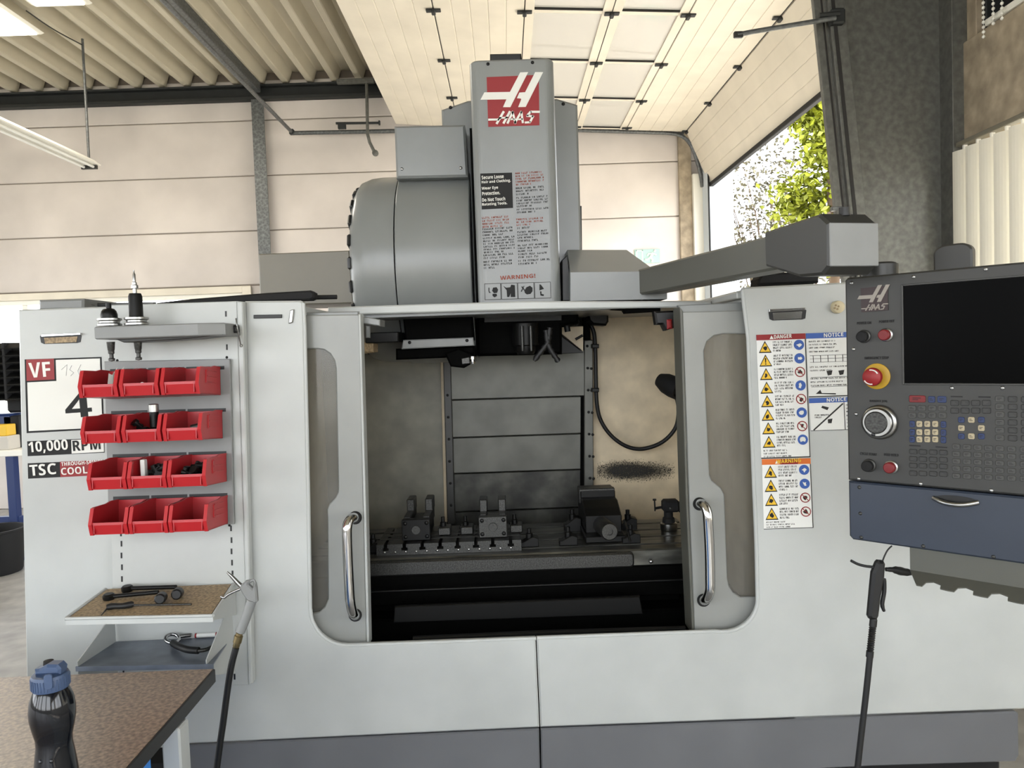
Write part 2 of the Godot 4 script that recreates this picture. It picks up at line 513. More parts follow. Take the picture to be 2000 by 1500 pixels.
func setting() -> void:
	var st := mb()
	span(st, Vector3(LEFT - 0.3, -0.2, BACK - 0.3), Vector3(RIGHT + 0.31, 0, NEAR + 0.3), 0)
	struct("floor", st, M.floor)
	# corrugated roof: a sheet with deep trapezoid ribs running front to back
	var c := thing("ceiling", "", "", Vector3(0, CEIL, 0), "", "structure")
	st = mb()
	span(st, Vector3(LEFT - 0.3, CEIL + 0.14, BACK - 0.3), Vector3(RIGHT + 0.31, CEIL + 0.3, NEAR + 0.3), 0)
	obj("roof_deck", st, M.roof_sheet, c)
	var x := (22.0 - 988.0) * 0.006 - 0.282 * 8
	while x < RIGHT + 0.2:
		st = mb()
		prism(st, PackedVector2Array([Vector2(x - 0.10, CEIL + 0.145), Vector2(x - 0.075, CEIL + 0.135), Vector2(x - 0.036, CEIL + 0.006), Vector2(x - 0.026, CEIL), Vector2(x + 0.026, CEIL), Vector2(x + 0.036, CEIL + 0.006), Vector2(x + 0.075, CEIL + 0.135), Vector2(x + 0.10, CEIL + 0.145)]), Transform3D(Basis(), Vector3(0, 0, NEAR)), NEAR - BACK - 0.02)
		obj("roof_rib", st, M.roof_sheet, c)
		x += 0.282
	# back wall of aerated concrete slabs, with a long window at the left
	var w := thing("wall_back", "", "", Vector3(0, 0, BACK), "", "structure")
	st = mb()
	span(st, Vector3(LEFT, 2.5, BACK - 0.3), Vector3(RIGHT + 0.3, 5.0, BACK - 0.02), 0)
	span(st, Vector3(-2.93, 0, BACK - 0.3), Vector3(RIGHT + 0.3, 2.5, BACK - 0.02), 0)
	span(st, Vector3(LEFT, 0, BACK - 0.3), Vector3(-2.93, 1.1, BACK - 0.02), 0)
	obj("wall_core", st, M.joint, w)
	var rows := [0.0, 0.62, 1.25, 1.88, 2.52, 3.145, 3.775, 4.405, 4.86]
	for i in rows.size() - 1:
		for s in [[LEFT, -2.73], [-2.73, RIGHT + 0.02]]:
			if s[0] == LEFT and rows[i] < 2.5:
				continue
			wall_part(w, "concrete_slab", Vector3(s[0] + 0.004, rows[i] + 0.005, BACK - 0.03), Vector3(s[1] - 0.004, rows[i + 1] - 0.005, BACK), M.gasbeton, 0.008)
	wall_part(w, "concrete_slab", Vector3(-2.93, 1.26, BACK - 0.03), Vector3(-2.73, 2.51, BACK), M.gasbeton)
	wall_part(w, "concrete_slab", Vector3(LEFT, 0.005, BACK - 0.03), Vector3(-2.73, 1.1, BACK), M.gasbeton)
	# the strip window in the back wall
	w = thing("window_1", "", "", Vector3(-5.5, 1.1, BACK), "", "structure")
	wall_part(w, "window_head", Vector3(LEFT, 2.43, BACK - 0.12), Vector3(-2.93, 2.51, BACK + 0.04), M.door_cream)
	wall_part(w, "roller_box", Vector3(LEFT, 2.38, BACK - 0.1), Vector3(-3.0, 2.43, BACK + 0.015), M.lamp_white)
	wall_part(w, "jamb", Vector3(-3.03, 1.1, BACK - 0.12), Vector3(-2.925, 2.5, BACK + 0.045), M.door_cream)
	for k in 5:
		wall_part(w, "mullion", Vector3(-4.33 - k * 1.3, 1.1, BACK - 0.12), Vector3(-4.27 - k * 1.3, 2.43, BACK - 0.05), M.lamp_white)
		wall_part(w, "pane", Vector3(-4.3 - k * 1.3 + 0.03, 1.15, BACK - 0.09), Vector3(-4.3 - k * 1.3 + 1.27, 2.42, BACK - 0.085), M.glass, 0)
	wall_part(w, "window_sill", Vector3(LEFT, 1.06, BACK - 0.12), Vector3(-2.93, 1.1, BACK + 0.08), M.lamp_white)
	# left wall with a row of windows, wall behind the camera with large openings added to let in daylight
	w = thing("wall_left", "", "", Vector3(LEFT, 0, 0), "", "structure")
	wall_part(w, "parapet", Vector3(LEFT - 0.3, 0, BACK), Vector3(LEFT, 1.0, NEAR), M.plaster)
	wall_part(w, "upper_wall", Vector3(LEFT - 0.3, 3.2, BACK), Vector3(LEFT, 5.0, NEAR), M.plaster)
	for k in 5:
		var z0 := BACK + k * (NEAR - BACK - 0.5) / 4.0
		wall_part(w, "pier", Vector3(LEFT - 0.3, 1.0, z0), Vector3(LEFT, 3.2, z0 + 0.5), M.plaster)
	w = thing("wall_near", "", "", Vector3(0, 0, NEAR), "", "structure")
	wall_part(w, "parapet", Vector3(LEFT, 0, NEAR), Vector3(RIGHT + 0.3, 0.9, NEAR + 0.3), M.plaster)
	wall_part(w, "upper_wall", Vector3(LEFT, 4.2, NEAR), Vector3(RIGHT + 0.3, 5.0, NEAR + 0.3), M.plaster)
	for k in 5:
		var x0 := LEFT + k * (RIGHT - LEFT - 0.4) / 4.0
		wall_part(w, "pier", Vector3(x0, 0.9, NEAR), Vector3(x0 + 0.4, 4.2, NEAR + 0.3), M.plaster)
	# right wall: the gate opening (far), the galvanised column, the window with blinds (near)
	var R := RIGHT
	w = thing("wall_right", "", "", Vector3(R, 0, 0), "", "structure")
	wall_part(w, "gate_lintel", Vector3(R, 4.12, BACK), Vector3(R + 0.31, 5.0, -1.75), M.gasbeton)
	wall_part(w, "gate_reveal", Vector3(R + 0.02, 0, BACK), Vector3(R + 0.31, 4.12, -6.42), M.facade)
	wall_part(w, "gate_pier", Vector3(R, 0, -2.2), Vector3(R + 0.31, 4.12, -1.72), M.wall_dark)
	wall_part(w, "window_pier", Vector3(R, 0, -1.72), Vector3(R + 0.31, 5.0, -1.47), M.wall_dark)
	wall_part(w, "parapet", Vector3(R, 0, -1.9), Vector3(R + 0.31, 0.9, NEAR), M.plaster)
	wall_part(w, "lintel_slab", Vector3(R - 0.02, 2.585, -1.66), Vector3(R + 0.31, 3.07, 2.0), M.wall_dark, 0.006)
	wall_part(w, "lintel_slab", Vector3(R - 0.02, 2.585, 2.01), Vector3(R + 0.31, 3.07, NEAR), M.wall_dark, 0.006)
	wall_part(w, "upper_wall", Vector3(R, 4.3, -1.5), Vector3(R + 0.31, 5.0, NEAR), M.wall_dark)
	for z0 in [1.3, 4.0, 6.6]:
		wall_part(w, "pier", Vector3(R, 0.9, z0), Vector3(R + 0.31, 2.6, z0 + 0.4), M.plaster)
	# the window above the lintel, its dark shutter down
	w = thing("window_2", "", "", Vector3(R, 3.07, 0), "", "structure")
	wall_part(w, "shutter", Vector3(R + 0.10, 3.07, -1.5), Vector3(R + 0.14, 4.3, NEAR), M.matt_black)
	wall_part(w, "window_sill", Vector3(R - 0.03, 3.07, -1.36), Vector3(R + 0.1, 3.10, NEAR), M.lamp_white)
	wall_part(w, "window_frame", Vector3(R + 0.03, 3.1, -1.5), Vector3(R + 0.10, 4.3, -1.44), M.beam_dark)
	# the window behind the blinds
	w = thing("window_3", "", "", Vector3(R, 0.9, 0), "", "structure")
	wall_part(w, "window_frame", Vector3(R + 0.12, 2.52, -1.48), Vector3(R + 0.2, 2.585, NEAR), M.lamp_white)
	wall_part(w, "window_frame", Vector3(R + 0.12, 0.9, -1.48), Vector3(R + 0.2, 0.97, NEAR), M.lamp_white)
	for z0 in [-1.47, 0.0, 2.6]:
		wall_part(w, "mullion", Vector3(R + 0.12, 0.95, z0), Vector3(R + 0.2, 2.53, z0 + 0.06), M.lamp_white)
	for z0 in [-1.41, 0.06, 1.7, 4.4]:
		wall_part(w, "pane", Vector3(R + 0.155, 0.97, z0), Vector3(R + 0.16, 2.52, z0 + 1.4), M.glass, 0)
	# vertical blind
	var b := thing("vertical_blind", "cream vertical blind with upright slats hanging in the right-hand window", "blind", Vector3(R - 0.05, 1.0, -0.3))
	st = mb()
	span(st, Vector3(R - 0.07, 2.562, -1.53), Vector3(R - 0.025, 2.584, 1.3), 0.003)
	obj("head_rail", st, M.olive, b)
	for i in 27:
		st = mb()
		box(st, Vector3(R - 0.05, 2.548, -1.485 + i * 0.105), Vector3(0.02, 0.03, 0.014), 0.002)
		obj("slat_clip", st, M.lamp_white, b)
	var z := -1.485
	while z < 1.3:
		st = mb()
		var bs := Basis(Vector3.UP, deg_to_rad(-54))
		var arc := PackedVector2Array()
		for i in 9: arc.append(Vector2(-0.058 + i * 0.0145, -0.020 * (1.0 - pow((i - 4) / 4.0, 2))))
		for i in 9: arc.append(Vector2(0.058 - i * 0.0145, -0.020 * (1.0 - pow((4 - i) / 4.0, 2)) + 0.0015))
		prism(st, arc, Transform3D(Basis(bs.x, -bs.z, Vector3.UP), Vector3(R - 0.050, 2.54, z)), 1.535)
		obj("slat", st, M.blind, b)
		z += 0.105
	# bead chains of the shutter
	for a in [[1921, -60, 72], [1940, -60, 46], [1957, -60, 36]]:
		var p0 := XP(a[0], a[1], R - 0.045)
		var p1 := XP(a[0], a[2], R - 0.045)
		var o: Node3D = thing("bead_chain", ["white bead chain at the left of the three below the upper right window edge", "white bead chain in the middle of the three at the upper right window", "white bead chain rightmost of the three at the upper right window"][[1921, 1940, 1957].find(a[0])], "bead chain", p1, "bead chains at the upper window")
		st = mb()
		var n := int(absf(p0.y - p1.y + 0.4) / 0.022)
		tube(st, [Vector3(p1.x, p1.y, p1.z), Vector3(p1.x, p0.y + 0.4, p1.z)], 0.0012, 4)
		for k in n:
			lathe(st, [0, -0.008, 0.0056, -0.0056, 0.008, 0, 0.0056, 0.0056, 0, 0.008], Transform3D(Basis(), Vector3(p1.x, p1.y + k * 0.022, p1.z)), 8, 60)
		obj("beads", st, M.lamp_white, o)
	# galvanised haunched column between gate and window
	var k := thing("trim_1", "", "", Vector3(R - 0.3, 0, -1.65), "", "structure")
	var zc := -1.65
	var a0 := Z(1588, -160, zc)
	var a1 := Z(1650, 430, zc)
	var foot := a1 + (a1 - a0) * ((a1.y - 0.0) / (a0.y - a1.y))
	var top := a0 + (a0 - a1) * ((5.0 - a0.y) / (a0.y - a1.y))
	st = mb()
	prism(st, PackedVector2Array([Vector2(foot.x, 0), Vector2(R - 0.01, 0), Vector2(R - 0.01, 5.0), Vector2(top.x, 5.0)]), at_z(zc), 0.016, 0.001)
	obj("column_web", st, M.galv_dark, k)
	st = mb()
	var slope := Vector3(top.x - foot.x, 5.0, 0).normalized()
	var fb := Basis(Vector3(slope.y, -slope.x, 0), slope, Vector3.BACK)
	var fc := Vector3((foot.x + top.x) / 2, 2.5, zc)
	box(st, fc, Vector3(0.022, 5.0, 0.18), 0.002, fb)
	obj("column_flange", st, M.galv_dark, k)
	st = mb()
	span(st, Vector3(R - 0.075, 0, zc - 0.1), Vector3(R - 0.0, 4.99, zc + 0.11), 0.002)
	obj("column_flange", st, M.galv_dark, k)
	# bolted cover strips with slots on the inner flange, towards the room
	st = mb()
	box(st, fc + fb.x * -0.055 + Vector3(0, 0, 0.055), Vector3(0.035, 5.0, 0.03), 0.002, fb)
	box(st, fc + fb.x * 0.030 + Vector3(0, 0, 0.085), Vector3(0.075, 5.0, 0.012), 0.002, fb)
	box(st, fc + fb.x * -0.012 + Vector3(0, 0, 0.05), Vector3(0.02, 5.0, 0.03), 0.002, fb)
	obj("guide_strip", st, M.galv_dark, k)
	st = mb()
	box(st, fc + fb.x * 0.012 + Vector3(0, 0, 0.092), Vector3(0.018, 5.0, 0.004), 0.001, fb)
	box(st, fc + fb.x * -0.034 + Vector3(0, 0, 0.068), Vector3(0.010, 5.0, 0.006), 0.001, fb)
	obj("guide_slot", st, M.door_joint, k)
	# bracket and bolt on the flange
	st = mb()
	var bp := Z(1633, 408, zc + 0.12)
	box(st, bp, Vector3(0.05, 0.02, 0.03), 0.003)
	obj("bolt_plate", st, M.galv, k)

	# steel beam under the roof along the back wall, galvanised column, tie beam
	w = thing("trim_2", "", "", Vector3(-3, 4.68, BACK + 0.06), "", "structure")
	st = mb()
	span(st, Vector3(LEFT, 4.64, BACK + 0.005), Vector3(RIGHT, 4.77, BACK + 0.02), 0)
	span(st, Vector3(LEFT, 4.61, BACK + 0.005), Vector3(RIGHT, 4.645, BACK + 0.10), 0.002)
	span(st, Vector3(LEFT, 4.76, BACK + 0.005), Vector3(RIGHT, 4.78, BACK + 0.10), 0.002)
	obj("edge_beam", st, M.beam_dark, w)
	w = thing("trim_3", "", "", Vector3(-2.72, 0, BACK + 0.06), "", "structure")
	st = mb()
	span(st, Vector3(-2.795, 0, BACK + 0.10), Vector3(-2.655, 4.605, BACK + 0.115), 0.002)
	span(st, Vector3(-2.735, 0, BACK + 0.005), Vector3(-2.715, 4.605, BACK + 0.10), 0.002)
	obj("wall_column", st, M.galv, w)
	w = thing("trim_4", "", "", Vector3(-2.72, 4.75, -2), "", "structure")
	st = mb()
	span(st, Vector3(-2.76, 4.68, BACK + 0.11), Vector3(-2.68, 4.798, NEAR), 0.006)
	obj("tie_beam", st, M.galv, w)
	# darker strip beside the gate, the shade on the back wall put into colour
	w = thing("trim_5", "", "", Vector3(2.2, 0, BACK + 0.1), "", "structure")
	st = mb()
	span(st, Vector3(2.07, 0, BACK + 0.001), Vector3(2.215, 4.1, BACK + 0.06), 0.004)
	obj("shaded_wall_strip", st, M.wall_dark, w)
	st = mb()
	span(st, Vector3(2.215, 0, BACK + 0.02), Vector3(2.325, 3.6, BACK + 0.12), 0.004)
	obj("gate_frame", st, M.lamp_white, w)
	st = mb()
	span(st, Vector3(2.325, 0, -6.53), Vector3(2.34, 3.6, -6.40), 0.002)
	obj("gate_seal", st, M.matt_black, w)

	# exit sign with running man on the back wall
	var zs := BACK + 0.01
	var e := thing("exit_sign", "pale green exit sign with a white running man on the back wall", "exit sign", Z(1250, 500, zs))
	var sa := Z(1240, 515, zs)
	var sb := Z(1288, 486, zs)
	st = mb()
	span(st, Vector3(sa.x, sa.y, BACK - 0.001), Vector3(sb.x, sb.y, BACK + 0.018), 0.002)
	obj("plate", st, M.sign_green, e)
	st = mb()
	var W := sb.x - sa.x
	var H := sb.y - sa.y
	var s2 := func(u: float, v: float) -> Vector3: return Vector3(sa.x + u * W, sa.y + v * H, BACK + 0.021)
	tube(st, [s2.call(0.72, 0.72), s2.call(0.62, 0.38)], 0.018, 6)
	tube(st, [s2.call(0.62, 0.4), s2.call(0.70, 0.24), s2.call(0.66, 0.06)], 0.012, 6)
	tube(st, [s2.call(0.62, 0.4), s2.call(0.50, 0.26), s2.call(0.40, 0.28)], 0.012, 6)
	tube(st, [s2.call(0.72, 0.68), s2.call(0.86, 0.55)], 0.010, 6)
	tube(st, [s2.call(0.70, 0.68), s2.call(0.54, 0.66), s2.call(0.50, 0.52)], 0.010, 6)
	lathe(st, [0, -0.02, 0.02, 0, 0, 0.02], Transform3D(Basis(), s2.call(0.80, 0.86)), 8, 90)
	span(st, s2.call(0.05, 0.06) - Vector3(0, 0, 0.003), s2.call(0.09, 0.94) + Vector3(0, 0, 0.001), 0)
	span(st, s2.call(0.28, 0.06) - Vector3(0, 0, 0.003), s2.call(0.32, 0.94) + Vector3(0, 0, 0.001), 0)
	span(st, s2.call(0.05, 0.88) - Vector3(0, 0, 0.003), s2.call(0.32, 0.94) + Vector3(0, 0, 0.001), 0)
	obj("running_man", st, M.sign_white, e)

	# hanging batten lamp at the left, not lit
	var bt := thing("batten_lamp", "cream unlit batten lamp hanging on a rod at the left", "lamp", Vector3(-4.2, 3.55, -4.5))
	var e0 := Vector3(-3.98, 3.60, -5.36)
	st = mb()
	prism(st, PackedVector2Array([Vector2(-0.035, 0.05), Vector2(-0.10, 0.0), Vector2(-0.095, -0.008), Vector2(0.095, -0.008), Vector2(0.10, 0.0), Vector2(0.035, 0.05)]), Transform3D(Basis(), Vector3(e0.x, e0.y, e0.z + 3.0)), 3.0, 0.002)
	obj("reflector", st, M.lamp_white, bt)
	for s in [-0.045, 0.045]:
		st = mb()
		tube(st, [Vector3(e0.x + s, e0.y - 0.025, e0.z + 0.04), Vector3(e0.x + s, e0.y - 0.025, e0.z + 2.96)], 0.013, 8)
		obj("tube", st, M.paper, bt)
	for zk in [0.03, 1.5, 2.97]:
		st = mb()
		span(st, Vector3(e0.x - 0.075, e0.y - 0.045, e0.z + zk - 0.015), Vector3(e0.x + 0.075, e0.y - 0.006, e0.z + zk + 0.015), 0.002)
		obj("tube_socket", st, M.dull_steel, bt)
	for zk in [0.03, 2.6]:
		st = mb()
		tube(st, [Vector3(e0.x, e0.y + 0.045, e0.z + zk), Vector3(e0.x + 0.005, CEIL, e0.z + zk)], 0.012, 6)
		obj("hanger_rod", st, M.galv, bt)
	st = mb()
	tube(st, smooth([Vector3(e0.x + 0.005, CEIL - 0.06, e0.z + 0.03), Vector3(e0.x - 0.06, CEIL - 0.06, e0.z + 0.4), Vector3(e0.x - 0.12, CEIL - 0.02, e0.z + 0.7)]), 0.006, 5)
	obj("cable", st, M.dull_steel, bt)

func overhead_door() -> void:
	# sectional gate, pushed up: its cross-section runs level under the roof and folds down at the right wall
	var d := thing("door_1", "", "", Vector3(0.5, 4.1, -4.2), "", "structure")
	var zf := -6.5
	var z1 := -1.95
	var px := [[772, 242], [895, 248], [1012, 250], [1124, 252], [1222, 254], [1340, 257], [1386, 361]]
	var P: Array[Vector3] = []
	for a in px:
		P.append(Z(a[0], a[1], zf))
	for i in 6:
		var a := P[i]
		var b := P[i + 1]
		var u := Vector3(b.x - a.x, b.y - a.y, 0)
		var L := u.length()
		u = u.normalized()
		var nrm := Vector3(-u.y, u.x, 0)            # away from the room
		var xf := Transform3D(Basis(u, nrm, Vector3.BACK), Vector3(a.x, a.y, z1))
		if i == 2 or i == 3:                        # glazed section: frame of stiles and rails, panes between
			for s in [[0.004, 0.07], [L - 0.07, L - 0.004]]:
				var st := mb()
				prism(st, PackedVector2Array([Vector2(s[0], 0), Vector2(s[1], 0), Vector2(s[1], 0.04), Vector2(s[0], 0.04)]), xf, z1 - zf, 0.003)
				obj("stile", st, M.door_cream, d)
			for k in 5:
				var zr := -2.55 - k * 0.98
				var st := mb()
				prism(st, PackedVector2Array([Vector2(0.07, 0.004), Vector2(L - 0.07, 0.004), Vector2(L - 0.07, 0.04), Vector2(0.07, 0.04)]), Transform3D(xf.basis, Vector3(a.x, a.y, zr + 0.03)), 0.06, 0.003)
				obj("glazing_bar", st, M.door_cream, d)
				st = mb()
				prism(st, PackedVector2Array([Vector2(0.072, 0.0), Vector2(L - 0.072, 0.0), Vector2(L - 0.072, 0.03), Vector2(0.072, 0.03)]), Transform3D(xf.basis, Vector3(a.x, a.y, zr + 0.043)), 0.012, 0)
				obj("glazing_seal", st, M.door_joint, d)
			for k in 5:
				var zr := -2.55 - k * 0.98
				var z_hi := zr - 0.032
				var z_lo := maxf(zr - 0.98 + 0.044, zf)
				if k == 0:
					var s0 := mb()
					prism(s0, PackedVector2Array([Vector2(0.068, 0.014), Vector2(L - 0.068, 0.014), Vector2(L - 0.068, 0.02), Vector2(0.068, 0.02)]), Transform3D(xf.basis, Vector3(a.x, a.y, z1)), absf(z1 - (zr + 0.044)), 0)
					obj("pane", s0, M.pane, d)
				if z_hi - z_lo < 0.05: continue
				var st := mb()
				prism(st, PackedVector2Array([Vector2(0.068, 0.014), Vector2(L - 0.068, 0.014), Vector2(L - 0.068, 0.02), Vector2(0.068, 0.02)]), Transform3D(xf.basis, Vector3(a.x, a.y, z_hi)), z_hi - z_lo, 0)
				obj("pane", st, M.pane, d)
		else:                                       # insulated section with fine ribs
			var prof := PackedVector2Array()
			var n := 5
			for k in n:
				var x0 := 0.004 + (L - 0.008) * k / n
				var x1 := 0.004 + (L - 0.008) * (k + 1) / n
				prof.append(Vector2(x0 + 0.005, 0.0))
				prof.append(Vector2(x1 - 0.005, 0.0))
				if k < n - 1: prof.append(Vector2(x1, 0.005))
			prof.append(Vector2(L - 0.004, 0.006))
			prof.append(Vector2(L - 0.004, 0.04))
			prof.append(Vector2(0.004, 0.04))
			prof.append(Vector2(0.004, 0.006))
			var st := mb()
			prism(st, prof, xf, z1 - zf)
			obj("section", st, M.door_cream, d)
		# dark gap and hinges at the joint with the next section
		if i < 5:
			var st := mb()
			box(st, Vector3(b.x, b.y + 0.012, (zf + z1) / 2), Vector3(0.008, 0.012, z1 - zf - 0.01), 0)
			obj("joint_seal", st, M.door_joint, d)
			for k in 5:
				var zr := -2.55 - k * 0.98
				if k == 4 and i < 4: zr += 0.06
				st = mb()
				box(st, Vector3(b.x, b.y - 0.006, zr), Vector3(0.11, 0.012, 0.05), 0.003)
				box(st, Vector3(b.x, b.y - 0.02, zr), Vector3(0.03, 0.022, 0.065), 0.006)
				obj("hinge", st, M.beam_dark, d)
		if i == 5:
			var st := mb()
			box(st, b + Vector3(0, -0.012, (z1 - zf) / 2), Vector3(0.05, 0.045, z1 - zf), 0.006)
			obj("bottom_seal", st, M.matt_black, d)
	# the far running track along the back wall, its stop and the long tie towards the room
	var t := thing("door_track", "galvanised gate track with long diagonal tie rail near the back wall", "track", Z(900, 256, -6.6))
	var st := mb()
	tube(st, [Z(570, 260, -6.62), Z(770, 256, -6.62), Z(1130, 254, -6.62), Z(1300, 259, -6.62), Z(1335, 263, -6.62)], 0.024, 8)
	obj("rail", st, M.galv, t)
	st = mb()
	var ra := Z(570, 258, -6.62)
	tube(st, [ra, ra + Vector3(0, 0, 6.0)], 0.02, 8)
	obj("tie_rail", st, M.galv, t)
	st = mb()
	box(st, ra, Vector3(0.05, 0.06, 0.06), 0.006)
	obj("end_block", st, M.beam_dark, t)
	st = mb()
	tube(st, smooth([Z(1300, 259, -6.6), Z(1330, 265, -6.6), Z(1350, 285, -6.6), Z(1366, 330, -6.6), Z(1372, 365, -6.6)]), 0.022, 8)
	obj("curved_rail", st, M.galv, t)
	# hanger rod with end hook behind it
	var h := thing("hanger_hook", "grey hanger rod with a bent end in front of the back wall", "hanger", Z(718, 250, -6.5))
	st = mb()
	tube(st, [Z(716, 160, -6.5), Z(718, 262, -6.5), Z(722, 278, -6.5), Z(732, 298, -6.5)], 0.018, 8)
	lathe(st, [0, -0.02, 0.035, -0.015, 0.035, 0.015, 0, 0.02], axis_to(Z(733, 299, -6.5), Vector3.BACK), 10)
	obj("rod", st, M.galv_dark, h)
	st = mb()
	tube(st, [Z(656, 241, -6.5), Z(742, 240, -6.5)], 0.014, 8)
	box(st, Z(668, 247, -6.5), Vector3(0.09, 0.06, 0.04), 0.005)
	box(st, Z(741, 240, -6.5), Vector3(0.02, 0.05, 0.03), 0.004)
	obj("cross_bar", st, M.beam_dark, h)
	st = mb()
	box(st, Z(695, 159, -6.5), Vector3(0.42, 0.05, 0.06), 0.006)
	obj("head_plate", st, M.galv_dark, h)
	# short bar on the column at the right
	var b := thing("support_rod", "grey steel rod sticking out from the galvanised column", "rod", Z(1630, 36, -1.52))
	st = mb()
	tube(st, [Z(1440, 68, -1.5), Z(1470, 62, -1.5), Z(1632, 35, -1.5)], [0.012, 0.012, 0.012], 8)
	obj("bar", st, M.galv, b)
	st = mb()
	box(st, Z(1442, 68, -1.5), Vector3(0.045, 0.03, 0.02), 0.004)
	obj("end_piece", st, M.dull_steel, b)
	st = mb()
	box(st, Z(1634, 34, -1.55), Vector3(0.07, 0.075, 0.05), 0.008)
	tube(st, [Z(1600, 30, -1.5), Z(1640, 26, -1.5)], 0.012, 8)
	obj("clamp", st, M.beam_dark, b)

func outside() -> void:
	var st := mb()
	span(st, Vector3(-30, -0.3, -40), Vector3(40, -0.06, 30), 0)
	struct("ground", st, M.yard)
	# a bright tree beyond the gate
	var tc := Z(1598, 330, -11.6)
	var t := thing("tree", "yellow-green leafy tree seen outside through the open gate", "tree", Vector3(tc.x, -0.06, -11.6))
	st = mb()
	tube(st, smooth([Vector3(tc.x, -0.1, -11.6), Vector3(tc.x + 0.3, 1.5, -11.7), Vector3(tc.x + 0.2, 3.5, -11.5), Vector3(tc.x + 0.3, 6.0, -11.6)]), 0.10, 8)
	for k in 9:
		var a := k * 2.1
		var y0 := 1.0 + k * 0.5
		tube(st, smooth([Vector3(tc.x + 0.2, y0, -11.6), Vector3(tc.x + 0.2 + cos(a) * 0.3, y0 + 0.5, -11.6 + sin(a) * 0.4), Vector3(tc.x + 0.2 + cos(a) * 0.6, y0 + 0.8, -11.6 + sin(a) * 0.8)], 4), 0.03, 6)
	obj("trunk", st, M.bark, t)
	st = mb()
	for s in [1, -1]:
		quad(st, Vector3(0, -0.055, 0), Vector3(0.03, 0, 0.01 * s), Vector3(0, 0.06, 0), Vector3(-0.03, 0, 0.01 * s), Vector3(0, 0, s))
	var lm := StandardMaterial3D.new()
	lm.albedo_color = Color(0.55, 0.58, 0.14)
	lm.backlight = Color(0.35, 0.40, 0.06)
	lm.roughness = 0.6
	lm.vertex_color_use_as_albedo = true
	var mm := MultiMesh.new()
	mm.transform_format = MultiMesh.TRANSFORM_3D
	mm.use_colors = true
	mm.mesh = st.commit()
	mm.instance_count = 5200
	for i in 5200:
		var v := Vector3(rng.randfn(), rng.randfn(), rng.randfn())
		var c := tc
		var cl := rng.randi_range(0, 8)
		c += Vector3([-0.1, 0.1, -0.2, 0.5, 0.1, 0.6, 0.5, -0.1, 0.7][cl], [1.0, 0.3, -0.5, -0.1, -1.4, 0.9, -0.9, 1.4, 0.3][cl], [0, 0.3, -0.3, 0.2, 0.4, -0.4, 0, 0.2, 0.4][cl])
		var p := c + v * 0.24
		var bs := Basis.from_euler(Vector3(rng.randf() * TAU, rng.randf() * TAU, rng.randf() * TAU)) * 1.35
		mm.set_instance_transform(i, Transform3D(bs, p - t.position))
		var g := rng.randf_range(0.55, 1.0)
		mm.set_instance_color(i, Color(g, g, g * rng.randf_range(0.4, 1.0)))
	var mi := MultiMeshInstance3D.new()
	mi.multimesh = mm
	mi.material_override = lm
	put(mi, "foliage", t, true)
	mi.set_meta("kind", "stuff")
	# sparse pale bushes on the bank left of the tree
	var bt := thing("bush", "pale sparse bush on the bank left of the yellow-green tree outside", "bush", Vector3(6.1, -0.06, -14.5))
	st = mb()
	for k in 40:
		var a := k * 2.399
		var r := 0.25 + 0.03 * k
		var b0 := Vector3(6.1 + cos(a) * 0.2, -0.1, -14.5 + sin(a) * 0.2)
		tube(st, smooth([b0, b0 + Vector3(cos(a) * r * 0.5, 2.4 + 0.03 * k, sin(a) * r * 0.3), b0 + Vector3(cos(a) * r, 3.4 + 0.06 * k, sin(a) * r * 0.3)], 3), [0.02, 0.02, 0.017, 0.014, 0.012, 0.01, 0.006], 5)
	obj("branches", st, M.bark, bt)
	mm = MultiMesh.new()
	mm.transform_format = MultiMesh.TRANSFORM_3D
	mm.use_colors = true
	mm.mesh = mi.multimesh.mesh
	mm.instance_count = 3000
	for i in 3000:
		var p := Vector3(6.1 + rng.randfn() * 0.75, 4.2 + rng.randfn() * 1.1, -14.5 + rng.randfn() * 0.4)
		var bs := Basis.from_euler(Vector3(rng.randf() * TAU, rng.randf() * TAU, rng.randf() * TAU))
		mm.set_instance_transform(i, Transform3D(bs, p - bt.position))
		var g := rng.randf_range(0.4, 1.0)
		mm.set_instance_color(i, Color(g, g * 0.95, g * 0.9))
	var m2 := MultiMeshInstance3D.new()
	m2.multimesh = mm
	var lm2: StandardMaterial3D = lm.duplicate()
	lm2.albedo_color = Color(0.42, 0.41, 0.33)
	lm2.backlight = Color(0.2, 0.2, 0.15)
	m2.material_override = lm2
	put(m2, "foliage", bt, true)
	m2.set_meta("kind", "stuff")

